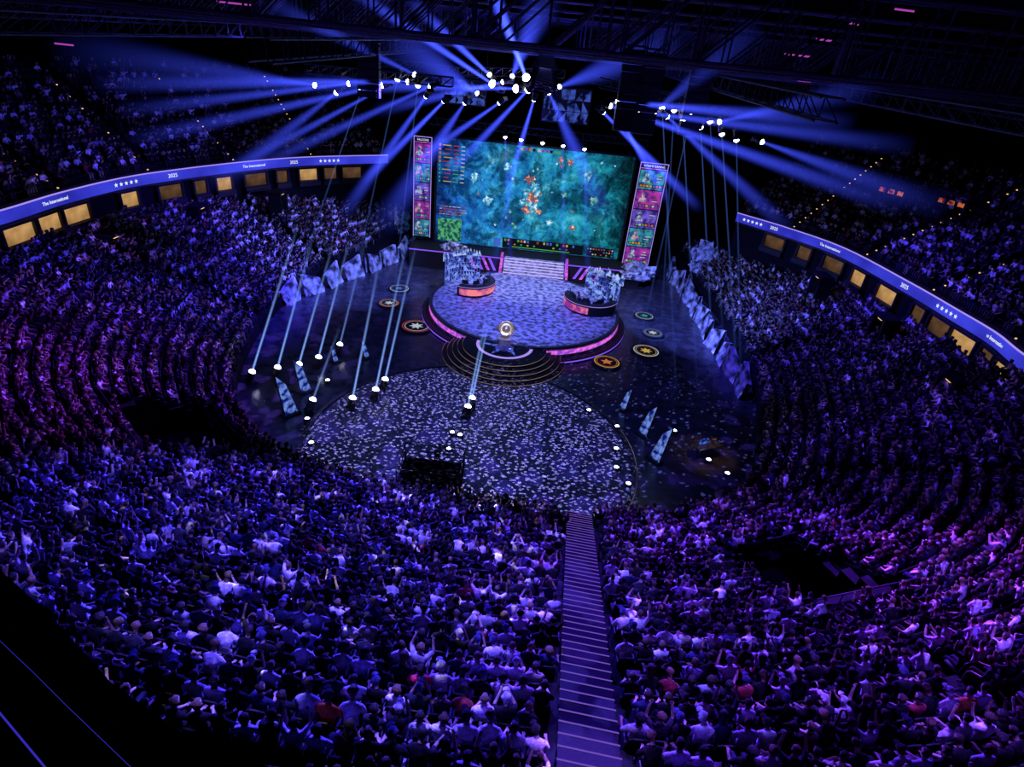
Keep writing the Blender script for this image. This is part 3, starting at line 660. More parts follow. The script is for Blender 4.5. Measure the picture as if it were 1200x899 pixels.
def tower(x0, x1, y, z0, z1, label, head, pal):
    w = x1-x0; t = thing('portrait_screen', label, 'screen', ((x0+x1)/2, y, z0)); h_ = z1-z0
    MB().box((0, .2, h_/2), (w, .3, h_)).build('cabinet', m_black, t)
    b = MB()
    for s in (-1, 1): b.box((s*(w/2+.03), .02, h_/2), (.06, .1, h_))
    b.box((0, .02, h_+.03), (w+.14, .1, .06)); b.build('light_frame', m_lav, t)
    MB().poly([(-w/2+.05, .03, h_-.55), (w/2-.05, .03, h_-.55), (w/2-.05, .03, h_-.48), (-w/2+.05, .03, h_-.48)]).build('header_line', m_pink, t)
    Mx = Matrix.Translation((t.location.x, y, z0+h_-.27)) @ Matrix.Rotation(PI/2, 4, 'X'); text(head, .27, 'lettering', m_white, t, Mx)
    ph = (h_-.65)/5; rr = random.Random(len(head))
    for k in range(5):
        z = .08+k*ph
        MB().poly([(-w/2+.08, .04, z), (w/2-.08, .04, z), (w/2-.08, .04, z+ph-.1), (-w/2+.08, .04, z+ph-.1)]).build('portrait_tile', pal[k % len(pal)], t)
        b = MB(); cx = -w*.2; zz = z+ph*.36
        b.poly([(cx+.2*math.cos(a), .03, zz+ph*.36+.24*math.sin(a)) for a in np.linspace(0, 2*PI, 14, endpoint=False)])
        b.poly([(cx-.42, .032, zz), (cx+.42, .032, zz), (cx+.36, .032, zz+ph*.15), (cx+.14, .032, zz+ph*.26), (cx-.14, .032, zz+ph*.26), (cx-.36, .032, zz+ph*.15)]); b.build('portrait', m_face if k % 2 else m_face2, t)
        flat([(w*.26+rr.uniform(-.1, .1), z+ph*(.42+.14*q), w*rr.uniform(.1, .26), .08, rr.choice(['white', 'white', 'teal', 'yellow', 'red'])) for q in range(3)]+[(0, z+ph*.17, w*.86, .3, 'dark')], 'stat_bar', t, .029)
        flat([(-w*.36+j*w*.12, z+ph*.17, w*.09, .2, rr.choice(['blue', 'teal', 'purple', 'yellow', 'white', 'orange', 'green'])) for j in range(7)], 'item_icon', t, .027)
m_face = emi('portrait_light', (.75, .5, .6), .8, .9, 3, (.15, .08, .2)); m_face2 = emi('portrait_dark', (.5, .6, .8), .8, .9, 3, (.05, .08, .2))
pal1 = [emi('tile_a', (.5, .05, .45), .8, .9, 1.6, (.08, .02, .25)), emi('tile_b', (.05, .4, .5), .8, .9, 1.6, (.02, .06, .2)), emi('tile_c', (.2, .12, .8), .8, .9, 1.6, (.03, .02, .2))]
tower(-12.5, -10.75, 64.6, 2.6, 12.9, 'tall left portrait screen of stacked player tiles beside the giant screen', 'FALCONS', [pal1[1], pal1[0], pal1[2]])
tower(10.75, 13.5, 64.4, 2.0, 12.7, 'tall right portrait screen of stacked player tiles beside the giant screen', 'XTREME GAMING', pal1)
# ---------------------------------------------------------------- player booths
cols_led = emi('booth_led', (1, .25, .3), .9, 1, 1.2, (.3, .03, .35))
m_lat = mat('blue_lattice', (.3, .33, .5), .5); m_glass = emi('shard_glow', (.25, .42, 1), 1.0, 1, 1.6, (.01, .02, .2))  # shard glow stands in for reflections on the booth glass
def booth(cx, cy, r, a0, a1, side, gap):
    t = thing('player_desk', 'curved dark player desk with glowing pink front on the %s of the stage' % side, 'desk', (cx, cy, 1.2))
    MB().lathe([(r-.1, 0), (r, .05), (r+.1, 1.0), (r-.6, 1.05), (r-.6, .98), (r-.1, .95), (r-.1, 0)], 40, a0=a0, a1=a1).build('counter', m_black, t)
    MB().lathe([(r+.04, .2), (r+.115, .85)], 40, a0=a0+.1, a1=a0+(a1-a0)*.55 if side == 'right' else a1-.1, close=False).build('led_front', cols_led, t)
    MB().lathe([(r+.12, .98), (r+.12, 1.03)], 40, a0=a0, a1=a1, close=False).build('edge_light', m_lav, t)
    for k in range(5):
        a = a0+(a1-a0)*(k+.5)/5; p = Vector((cx+(r-.35)*math.cos(a), cy+(r-.35)*math.sin(a), 2.25))
        mo = thing('monitor', '%s game monitor from the near end of the %s player desk' % (od(k+1), side), 'monitor', p, a+PI/2, 'monitors on player desks')
        MB().box((0, .05, .32), (.6, .04, .36)).build('casing', m_black, mo); MB().box((0, .075, .32), (.56, .01, .32)).build('display', m_blueled, mo)
        MB().tube((0, .04, 0), (0, .04, .2), .03).box((0, 0, .01), (.25, .2, .02)).build('stand', m_steel, mo)
        pc = Vector((cx+(r-1.25)*math.cos(a), cy+(r-1.25)*math.sin(a), 1.2)); th = a-PI/2
        cc = thing('gaming_chair', '%s black gaming chair from the near end of the %s player desk' % (od(k+1), side), 'chair', pc, th, 'gaming chairs at player desks')
        put('backrest', SB, cc); put('seat', SC, cc); MB().tube((0, -.05, .05), (0, -.05, .39), .04).tube((-.25, -.05, .04), (.25, -.05, .04), .03).tube((0, -.3, .04), (0, .2, .04), .03).build('base', m_steel, cc)
        make_person(1 if k % 2 else 0, pc, th, 'player in %s shirt, %s seat from the near end of the %s desk' % ('white' if side == 'left' else 'dark', od(k+1), side), 'players at the stage desks', (.7, .7, .75) if side == 'left' else (.05, .05, .06))
    w = thing('lattice_canopy', 'glowing blue openwork lattice screen of icy shards behind the %s player desk' % side, 'scenery', (cx, cy, 1.2))
    b = MB(); g = MB(); cap = MB(); N = 18; g0 = gap-1.0; g1 = gap+1.0; rr = random.Random(int(cx*10)); r2 = r+.15
    def q(a, z, k=0): return ((r2+k)*math.cos(a), (r2+k)*math.sin(a), z)
    for i in range(N+1):
        a = g0+(g1-g0)*i/N; b.tube(q(a, 0), q(a, 2.7), .02, n=5)
        if i < N:
            a2 = g0+(g1-g0)*(i+1)/N
            for k in range(6):
                z0 = k*.45
                if rr.random() < .4: b.tube(q(a, z0), q(a2, z0+.45), .018, n=4)
                b.tube(q(a, z0), q(a2, z0), .016, n=4)
                u_ = rr.random()
                if u_ < .45: g.poly([q(a, z0), q(a2, z0), q(a2, z0+.45), q(a, z0+.45)])
                elif u_ < .95: g.poly([q(a, z0), q(a2, z0+.1*rr.random()), q(a2 if rr.random() < .5 else a, z0+.45)])
    for i in range(N):
        a = g0+(g1-g0)*i/N; a2 = g0+(g1-g0)*(i+1)/N; am = (a+a2)/2; hh = rr.uniform(.3, .7)
        tip = q(am+rr.uniform(-.05, .05), 2.7+hh, rr.uniform(-.3, .3))
        for pa, pb in ((q(a, 2.6, -.2), q(a2, 2.6, -.2)), (q(a2, 2.6, -.2), q(a2, 2.6, .2)), (q(a2, 2.6, .2), q(a, 2.6, .2)), (q(a, 2.6, .2), q(a, 2.6, -.2))): cap.poly([pa, pb, tip])
    b.build('lattice', m_lat, w); g.build('shard_panel', m_glass, w); cap.build('icy_crown', m_crown, w)
booth(-5.0, 54.2, 2.3, -2.0, .75, 'left', 2.3); booth(6.5, 52.8, 2.4, PI*.85, PI*1.95, 'right', .75)
# ---------------------------------------------------------------- scenic rocks
def rock(name, label, loc, sz, seed, group=None, cat='rock'):
    bm = bmesh.new(); bmesh.ops.create_icosphere(bm, subdivisions=4, radius=1); rr = random.Random(seed)
    dirs = [Vector((rr.gauss(0, 1), rr.gauss(0, 1), rr.gauss(0, 1))).normalized() for _ in range(40)]; am = [rr.uniform(.45, .95) for _ in dirs]
    for v in bm.verts:
        n = v.co.normalized(); k = min([1.15]+[a/max(n.dot(d), .01) for d, a in zip(dirs, am) if n.dot(d) > .3])
        k += .35*abs(noise.noise(n*4+Vector((seed, 0, 0))))+.2*noise.noise(n*11+Vector((0, seed, 0)))
        v.co = Vector((n.x*k*sz[0], n.y*k*sz[1], max(n.z*k, -.35)*sz[2]+.35*sz[2]))
    m = bpy.data.meshes.new(name); bm.to_mesh(m); bm.free(); m.materials.append(m_rock)
    o = bpy.data.objects.new(name, m); C.objects.link(o); o.location = loc; o['label'] = label; o['category'] = cat
    if group: o['group'] = group
    return o
for n_, (px, py, z, sz, lab) in enumerate(((535, 294, 1.2, (2.2, 1.2, 1.5), 'pale scenic rock mound at the left foot of the giant screen'), (742, 326, 1.2, (2.4, 1.2, 1.6), 'pale scenic rock mound at the right foot of the giant screen'), (465, 246, 3.5, (2.2, 1.5, 1.2), 'blue lit scenic rock left of the left portrait screen'),
                      (828, 304, 2.5, (2.4, 1.4, 1.2), 'blue lit scenic rock right of the right portrait screen'))):
    p = atz(px, py, z); rock('scenic_rock', lab, (p.x, min(p.y, 63.0) if n_ < 2 else p.y, 0 if n_ in (2, 3) else z), (sz[0], sz[1], sz[2]*(3 if n_ in (2, 3) else 1)), n_+2)
def ice_panel(label, loc, th, w, h_, seed, group):
    rr = random.Random(seed); nx, nz_ = 5, 3; b = MB(); ta, tb = rr.choice([(.7, 1.15), (1.15, .7), (1.0, .85)])
    P = []
    for kk in range(nz_+1):
        for i in range(nx+1):
            f_ = i/nx; x = -w/2+w*f_+(rr.uniform(-.15, .15) if 0 < i < nx else 0); z = h_*(ta+(tb-ta)*f_)*(kk/nz_+(rr.uniform(-.08, .08) if 0 < kk < nz_ else 0))
            P.append((x+.25*(kk/nz_), rr.uniform(0, .3)+.4*(1-kk/nz_), z))
    b.v = P[:]; n = nx+1
    for kk in range(nz_):
        for i in range(nx):
            a, c, d, e = kk*n+i, kk*n+i+1, (kk+1)*n+i+1, (kk+1)*n+i
            b.f += [(a, c, d), (a, d, e)] if rr.random() < .5 else [(a, c, e), (c, d, e)]
    k0 = len(b.v); b.v += [(P[nz_*n+i][0], -.12, P[nz_*n+i][2]) for i in range(n)]+[(P[i][0], -.12, 0) for i in range(n)]
    for i in range(nx): b.f += [(nz_*n+i, nz_*n+i+1, k0+i+1, k0+i), (k0+i, k0+i+1, k0+n+i+1, k0+n+i)]
    o = b.build('scenic_rock_wall', m_ice, None, False, loc, th); return tag(o, label, 'rock panel', group)
for side, pl, end in (('left', ((483, 292), (440, 312), (390, 330), (335, 352)), 'stage'), ('right', ((878, 462), (858, 430), (835, 395), (815, 358), (792, 326)), 'camera')):
    P, N = curve([(p.x, p.y) for p in [atz(*q, 0) for q in pl]], 2.5)
    for i in range(len(P)):
        ice_panel('%s angled icy rock panel from the %s end of the %s floor edge' % (od(i+1), end, side), (P[i, 0]-N[i, 0]*.5, P[i, 1]-N[i, 1]*.5, 0), math.atan2(N[i, 0], -N[i, 1])+(.18 if i % 2 else -.12), 2.2, 1.9, 40+i+(50 if side == 'right' else 0), 'rock panels along the %s floor edge' % side)
# ---------------------------------------------------------------- medallions, fins, floor fixtures
MED = [(468, 338, .95, 'white', 'blue'), (456, 355, .95, 'orange', 'white'), (488, 382, 1.3, 'red', 'white'), (755, 370, .9, 'white', 'teal'), (765, 390, .95, 'blue', 'white'), (757, 411, 1.15, 'white', 'yellow'), (711, 424, 1.1, 'yellow', 'orange')]
MLAB = ['blue and white round floor emblem farthest left of the stage', 'orange ringed round floor emblem left of the stage rim', 'large red ringed floor emblem left of the podium steps', 'teal round floor emblem right of the stage rim', 'blue ringed floor emblem right of the stage', 'white ringed floor emblem with yellow star right of the stage', 'yellow ringed floor emblem right of the podium steps']
for q, (px, py, r, c1, c2) in enumerate(MED):
    p = atz(px, py, .15); t = thing('floor_emblem', MLAB[q], 'floor emblem', (p.x, p.y, 0), 0, 'round emblems on the floor')
    MB().lathe([(r+.15, 0), (r+.15, .12), (r, .15), (0, .15)], 40).build('disc', m_black, t); MB().lathe([(r*.95, .16), (r*.88, .165)], 40).build('ring', cols[c1], t)
    MB().lathe([(r*.78, .16), (r*.74, .165)], 40).build('inner_ring', cols[c2], t)
    b = MB(); k = 5+q % 3
    b.poly([((r*.5 if j % 2 == 0 else r*.24)*math.sin(j*PI/k), (r*.5 if j % 2 == 0 else r*.24)*math.cos(j*PI/k), .165) for j in range(2*k)]); b.build('emblem', cols[c2], t)
for q, (px, py, h_) in enumerate(((342, 486, 3.2), (359, 460, 2.8), (394, 425, 1.5), (430, 420, 1.6), (729, 480, 2.0), (752, 510, 2.7), (766, 540, 3.0))):
    p = atz(px, py, 0); s = -1 if px < 500 else 1; t = thing('led_fin', '%s tall tilted blue screen fin from the far left on the floor' % od(q+1), 'screen fin', (p.x, p.y, 0), .9*-s, 'tilted blue fins on the arena floor')
    wd = .29*h_/2; sl = s*h_*.16; MB().box((0, .06, .05), (2*wd+.2, .6, .1)).build('base', m_black, t)
    sh_ = [(-wd, .1), (wd, .1), (wd*.7+sl, h_*(.75 if s < 0 else 1)), (-wd*.7+sl, h_*(1 if s < 0 else .75))]
    b = MB()
    for y in (.02, .12): b.v += [(x, y, z) for x, z in sh_]
    b.f += [(0, 1, 2, 3), (7, 6, 5, 4), (0, 4, 5, 1), (1, 5, 6, 2), (2, 6, 7, 3), (3, 7, 4, 0)]; b.build('casing', m_black, t)
    MB().poly([(x*.94, 0, z*.97+.02) for x, z in sh_]).build('display', m_finled, t)
mh_head = MB().lathe([(0, -.42), (.17, -.4), (.2, -.25), (.17, 0), (.2, .02), (.2, .06), (0, .06)], 16).mesh('lamp_head', m_black)
mh_yoke = MB().box((-.25, 0, -.35), (.05, .14, .5)).box((.25, 0, -.35), (.05, .14, .5)).box((0, 0, -.6), (.55, .3, .14)).mesh('yoke', m_black)
mh_lens = MB().lathe([(.19, .05), (.17, .13), (.1, .2), (0, .23)], 14).mesh('lens', m_lens, True)
BC = {}
def beam_mat(col, st, r0, r1, pw=1.15):
    key = (col, st, round(r0, 2), round(r1, 2), pw)
    if key in BC: return BC[key]
    m, nt, out = nodes('light_in_haze'); N = nt.nodes.new; L = nt.links.new
    tc = N('ShaderNodeTexCoord'); sp = N('ShaderNodeSeparateXYZ'); L(tc.outputs['Object'], sp.inputs[0])
    def mth(op, a, b_=None):
        n = N('ShaderNodeMath'); n.operation = op
        for i, x in enumerate((a, b_)):
            if x is None: continue
            if isinstance(x, (int, float)): n.inputs[i].default_value = x
            else: L(x, n.inputs[i])
        return n.outputs[0]
    rad = mth('SQRT', mth('ADD', mth('MULTIPLY', sp.outputs['X'], sp.outputs['X']), mth('MULTIPLY', sp.outputs['Y'], sp.outputs['Y'])))
    rz_ = mth('ADD', mth('MULTIPLY', sp.outputs['Z'], r1-r0), r0); rn = mth('MINIMUM', mth('DIVIDE', rad, rz_), 1.0)
    soft = mth('POWER', mth('SUBTRACT', 1.0, mth('MULTIPLY', rn, rn)), 3.2)
    fall = mth('POWER', mth('MAXIMUM', mth('SUBTRACT', 1.0, sp.outputs['Z']), 0.0), pw)
    e = N('ShaderNodeEmission'); e.inputs['Color'].default_value = tuple(col)+(1,)
    L(mth('MULTIPLY', mth('MULTIPLY', mth('DIVIDE', soft, rz_), fall), st), e.inputs['Strength']); L(e.outputs[0], out.inputs['Volume'])
    BC[key] = m; return m
def lamp(name, label, cat, src, tgt, group, beam=None, r0=.16, sc=1.0):
    t = thing(name, label, cat, src, 0, group); d = (tgt-src); t.rotation_euler = d.to_track_quat('Z', 'Y').to_euler()
    for nm, ms in (('lamp_head', mh_head), ('yoke', mh_yoke), ('lens', mh_lens)): put(nm, ms, t).scale = (sc,)*3
    if beam:
        col, st, r1 = beam
        o = MB().tube((0, 0, 0), (0, 0, 1), r0, r1, 20).build('light_beam', beam_mat(col, st, r0, r1), t); o.scale = (1, 1, d.length); o.location = (0, 0, .2)
    return t
BL = (.05, .08, 1.0); PA = (.12, .25, 1.0); PF = (.22, .4, 1.0)
groups = {'left overhead truss': (47, [(370,100),(395,108),(410,98),(424,105),(436,110),(449,100),(466,92),(479,96),(487,88),(490,99),(505,101),(500,112),(521,118)]),
          'centre overhead truss': (56, [(545,120),(560,110),(578,99),(574,88),(590,96),(606,104),(600,90),(617,92),(620,104),(586,120),(626,116),(643,108),(655,102)]),
          'bar above the giant screen': (64, [(592,160),(611,163),(636,167),(660,170),(685,174)]),
          'right overhead truss': (47, [(706,131),(714,124),(722,119),(727,140),(746,131),(766,132),(776,125),(781,136),(790,128),(800,140),(810,134),(821,148),(832,141),(842,143),(846,156),(863,163),(892,166)])}
BEAMS = {(479,96): (110, 98, 38, BL, 1.3, .9), (449,100): (150, 165, 40, BL, .9, .9), (410,98): (140, 130, 40, BL, .9, .8), (436,110): (240, 215, 44, BL, .8, .8), (505,101): (280, 205, 45, BL, .8, .9), (521,118): (425, 215, 60, BL, 1.1, .8), (487,88): (300, -5, 43, BL, .8, 1.0), (370,100): (60, 55, 34, BL, .45, 1.8), (395,108): (250, 220, 44, BL, .6, 1.3), (500,112): (400, 255, 60, BL, .7, 1.2),
         (617,92): (566, -40, 46, BL, 4.2, .9), (578,99): (400, -20, 45, BL, 2.4, .75), (574,88): (480, 0, 46, BL, 2.0, .75), (590,96): (440, 130, 52, BL, 1.5, .9), (606,104): (340, 98, 44, BL, 1.5, 1.0), (586,120): (478, 195, 62, BL, 1.3, .9), (626,116): (592, 230, 63, BL, 1.7, .8), (620,104): (525, 205, 63, BL, 1.5, .9),
         (545,120): (445, 270, 62, BL, .9, 2.6), (560,110): (455, 40, 50, BL, 1.0, 2.8), (600,90): (640, -10, 50, BL, 1.3, 2.2), (643,108): (712, 260, 62, BL, .9, 2.4), (655,102): (800, 45, 47, BL, .7, 2.8),  # lamps added to carry wide glowing cones that stand in for haze
         (722,119): (1000, 145, 38, BL, 1.5, .9), (714,124): (1060, 245, 40, BL, 1.5, 1.0), (706,131): (820, 245, 60, BL, 1.3, .9), (727,140): (782, 235, 60, BL, 1.1, .8), (746,131): (1070, 172, 38, BL, 1.1, .9), (766,132): (890, 30, 44, BL, .5, 1.8), (781,136): (925, 270, 52, BL, .8, 1.2), (892,166): (1110, 245, 38, BL, .7, 1.4), (842,143): (1030, 100, 38, BL, .6, 1.3),
         (821,148): (838, 470, None, PA, .26, .17), (846,156): (866, 480, None, PA, .26, .17), (800,140): (818, 465, None, PA, .26, .17), (776,125): (793, 470, None, PA, .26, .17), (790,128): (772, 430, None, PA, .18, .17), (810,134): (735, 465, None, PA, .18, .17), (832,141): (850, 440, None, PA, .18, .17), (424,105): (330, 380, None, PA, .2, .17), (466,92): (400, 400, None, PA, .2, .17), (490,99): (455, 400, None, PA, .2, .17), (863,163): (868, 455, None, PA, .2, .17),
         (592,160): (600, 350, None, BL, .4, .7), (611,163): (570, 350, None, BL, .4, .7), (660,170): (660, 350, None, BL, .4, .7), (685,174): (690, 360, None, BL, .4, .7)}
for gname, (yp, L_) in groups.items():
    srt = sorted(L_, key=lambda a: a[0])
    for q, (px, py) in enumerate(L_):
        p = aty(px, py, yp); B = BEAMS.get((px, py)); tg = Vector((p.x*.3, p.y-12, 0)); bm_ = None
        if B:
            tg = atz(B[0], B[1], 0) if B[2] is None else aty(B[0], B[1], B[2]); bm_ = (B[3], B[4], B[5])
        lamp('moving_head_light', 'glowing moving head lamp, %s listed from the left on the %s' % (od(srt.index((px, py))+1), gname), 'stage light', p, tg, 'moving heads on the '+gname, bm_, .07 if B and B[2] is None and B[5] < .5 else .15, 1.7 if (px, py) in ((617, 92), (578, 99), (606, 104), (620, 104)) else 1.0)  # some centre lamps drawn larger, lens glare put into their shape
def truss(b, p0, p1, w, h_, step, r=.05):
    p0 = Vector(p0); p1 = Vector(p1); d = p1-p0; n = max(1, int(d.length/step)); sd = d.normalized().cross(Vector((0, 0, 1))).normalized()*w/2; uv = Vector((0, 0, h_))
    for s, q in [(sd, Vector()), (-sd, Vector()), (sd, uv), (-sd, uv)]: b.tube(p0+s+q, p1+s+q, r, n=5)
    for i in range(n):
        a = p0+d*(i/n); c = p0+d*((i+1)/n)
        for s in (sd, -sd): b.tube(a+s, c+s+uv, r*.6, n=4); b.tube(c+s, c+s+uv, r*.6, n=4)
        b.tube(a+sd+uv, c-sd+uv, r*.6, n=4); b.tube(a+sd, c-sd, r*.6, n=4)
TP = [('long lighting truss hanging at the upper left', aty(360, 96, 47), aty(530, 112, 47)), ('lighting truss hanging above the stage centre', aty(540, 96, 56.3), aty(660, 100, 56.3)), ('long lighting truss hanging at the upper right', aty(700, 112, 47.3), aty(900, 160, 47.3)), ('lighting truss along the top of the giant screen', Vector((-11, 64.3, 13.7)), Vector((11, 64.3, 13.7))),
      ('second lighting truss crossing behind the left one', aty(440, 85, 55), aty(560, 100, 55)), ('second lighting truss crossing behind the right one', aty(690, 105, 55), aty(820, 135, 55))]
for lab, a, c in TP:
    b = MB(); truss(b, Vector((0, 0, .55)), c-a+Vector((0, 0, .55)), .6, .6, .8, .045); o = b.build('lighting_truss', m_steel, None, loc=a); tag(o, lab, 'truss')
for k, y in enumerate(range(30, 104, 8)):
    b = MB(); truss(b, (-62, 0, 0), (62, 0, 0), 1.2, 3.0, 3.2, .09); o = b.build('roof_truss', m_roof, None, loc=(0, y, 21.3+.03*max(0, 62-y))); tag(o, 'deep dark steel roof truss, %s from the camera side' % od(k+1), 'truss', 'roof trusses')
for k, x in enumerate((-48, -36, -24, -12, 0, 12, 24, 36, 48)):
    b = MB(); truss(b, (0, 28, 0), (0, 100, 0), 1.0, .9, 2.0, .06); o = b.build('roof_catwalk', m_roof, None, loc=(x, 0, 20.6)); tag(o, 'dark lattice catwalk running front to back, %s from the left' % od(k+1), 'catwalk', 'roof catwalks')
def line_array(px, py, y, label, n=11, w=1.5):
    p = aty(px, py, y); t = thing('speaker_array', label, 'speaker', p)
    for k in range(n):
        a = .0024*k*k; b = MB(); Mx = Matrix.Rotation(-a, 3, 'X')
        b.box((0, -.003*k*k, -.46*k), (w, .7, .42), Mx); b.box((0, -.37-.003*k*k, -.46*k), (w*.86, .04, .32), Mx); b.build('cabinet', m_black, t)
    MB().box((0, 0, .4), (w, .6, .12)).tube((-.4, 0, .4), (-.4, 0, 3.5), .03).tube((.4, 0, .4), (.4, 0, 3.5), .03).build('rigging_frame', m_steel, t)
line_array(745, 62, 46, 'tall black speaker array hanging right of the stage centre'); line_array(768, 66, 46, 'black speaker array paired just right of the tall one'); line_array(822, 86, 46, 'black speaker array hanging farther right above the right truss', 9); line_array(432, 58, 46, 'black speaker array hanging above the left truss', 7)
m_facet = emi('facet_led', (.08, .15, .8), .5, 1, .9, (.002, .004, .05))
def hang_led(px, py, y, w, h_, label):
    p = aty(px, py, y); t = thing('hanging_display', label, 'display', p)
    MB().box((0, .12, 0), (w+.2, .16, h_+.2)).tube((-w/2, .1, h_/2), (-w/2, .1, h_/2+4), .03).tube((w/2, .1, h_/2), (w/2, .1, h_/2+4), .03).build('frame', m_black, t)
    b = MB(); rr = random.Random(px)
    for i in range(6):
        for k in range(3):
            x0 = -w/2+i*w/6; z0 = -h_/2+k*h_/3; x1 = x0+w/6; z1 = z0+h_/3
            b.poly([(x0+.03, .02, z0+.03), (x1-.03, .02, z0+.03), (rr.choice([x0, x1]), .02, z1-.03)])
            if rr.random() < .5: b.poly([(x0+.03, .025, z1-.03), (x1-.03, .025, z1-.03), (rr.uniform(x0, x1), .025, z0+.06)])
    b.build('facets', m_facet, t)
hang_led(664, 124, 60, 4.2, 2.8, 'hanging display with blue triangles right of centre above the screen'); hang_led(543, 108, 60, 4.0, 2.0, 'hanging display with blue triangles left of centre above the screen')
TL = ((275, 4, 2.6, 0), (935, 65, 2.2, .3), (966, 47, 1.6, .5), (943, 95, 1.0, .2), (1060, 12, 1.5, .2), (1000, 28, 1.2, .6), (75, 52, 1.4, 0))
m_roofglow = emi('violet_roof_glow', (.75, .1, .8), .5)  # violet light falling on roof steel, put in as glowing bars
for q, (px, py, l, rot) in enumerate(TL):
    p = aty(px, py, 50); t = thing('roof_glow_bar', '%s violet light tube from the left among the dark roof steel' % od(sorted(a[0] for a in TL).index(px)+1), 'light tube', p, rot, 'violet roof light tubes')
    MB().tube((-l/2, 0, 0), (l/2, 0, 0), .06).build('tube', m_roofglow, t); MB().box((0, 0, .12), (l+.2, .2, .08)).build('steel_bar', m_steel, t)
FL = [(295, 437, 338, 300), (325, 432, 358, 310), (350, 428, 382, 315), (373, 420, 402, 310), (413, 468, 440, 330), (440, 458, 470, 315), (451, 446, 480, 320), (548, 478, 566, 390), (553, 468, 572, 380), (398, 405, 424, 300), (366, 470, 392, 400)]
for q, (px, py, tx, ty) in enumerate(FL):
    p = atz(px, py, .75); tg = aty(tx, ty, p.y+1.5); tg = p+(tg-p)*1.25
    lamp('floor_beam_light', 'floor lamp throwing a pale beam upward, %s from the left' % od(sorted(range(len(FL)), key=lambda i: FL[i][0]).index(q)+1), 'floor light', p, tg, 'beam lamps on the arena floor', (PF, 1.1 if q < 9 else .5, .16), .12, 1.2)
UP = [(530, 508), (539, 511), (526, 527), (690, 482), (723, 501), (722, 527), (722, 549), (790, 506), (830, 540), (852, 556), (736, 568), (360, 492), (384, 447), (365, 520)]
for q, (px, py) in enumerate(UP):
    p = atz(px, py, .1); t = thing('floor_light', 'small white floor lamp, %s from the left around the round deck' % od(sorted(range(len(UP)), key=lambda i: UP[i][0]).index(q)+1), 'floor light', (p.x, p.y, .08), 0, 'small white lamps on the floor')
    MB().lathe([(.24, 0), (.24, .12), (.16, .16), (.16, .1), (0, .1)], 16).build('housing', m_black, t); MB().lathe([(.15, .11), (.1, .17), (0, .19)], 14).build('lens', m_lens, t)
p = atz(505, 572, 0); t = thing('camera_platform', 'black camera riser with railings on the front of the round deck', 'platform', (p.x, p.y, .08))
MB().box((0, 0, .45), (3.4, 2.4, .9)).box((0, 0, .93), (3.5, 2.5, .08)).build('riser', m_para, t)
b = MB()
for x in (-1.7, 0, 1.7):
    for y in (-1.2, 1.2): b.tube((x, y, .95), (x, y, 2.0), .03)
for z in (1.5, 2.0):
    for y in (-1.2, 1.2): b.tube((-1.7, y, z), (1.7, y, z), .03)
    for x in (-1.7, 1.7): b.tube((x, -1.2, z), (x, 1.2, z), .03)
b.build('railing', m_black, t)
c = thing('broadcast_camera', 'black broadcast camera on a tripod on the camera riser', 'camera', (p.x+.3, p.y+.3, 1.05))
b = MB()
for a in (0, 2.1, 4.2): b.tube((0, 0, 1.1), (.4*math.cos(a), .4*math.sin(a), 0), .03)
b.build('tripod', m_steel, c); MB().box((0, 0, 1.3), (.25, .6, .3)).build('camera_body', m_black, c); MB().tube((0, .3, 1.3), (0, .75, 1.3), .09, .11).build('camera_lens', m_steel, c)
p = atz(826, 532, 0); t = thing('production_desk', 'small black desk with warm lamp on the right floor', 'desk', (p.x, p.y, 0), .4)
MB().box((0, 0, .74), (1.8, .8, .05)).build('desktop', m_steel, t)
for x in (-.8, .8):
    for y in (-.33, .33): MB().tube((x, y, 0), (x, y, .72), .03).build('leg', m_steel, t)
MB().tube((.5, 0, .76), (.5, 0, 1.15), .02).box((.4, 0, 1.18), (.3, .12, .06)).build('desk_lamp', m_steel, t); MB().box((.4, 0, 1.14), (.26, .1, .02)).build('lamp_bulb', m_gold, t); MB().box((-.3, .1, 1.0), (.6, .05, .4)).build('monitor', m_blueled, t)
DP = p
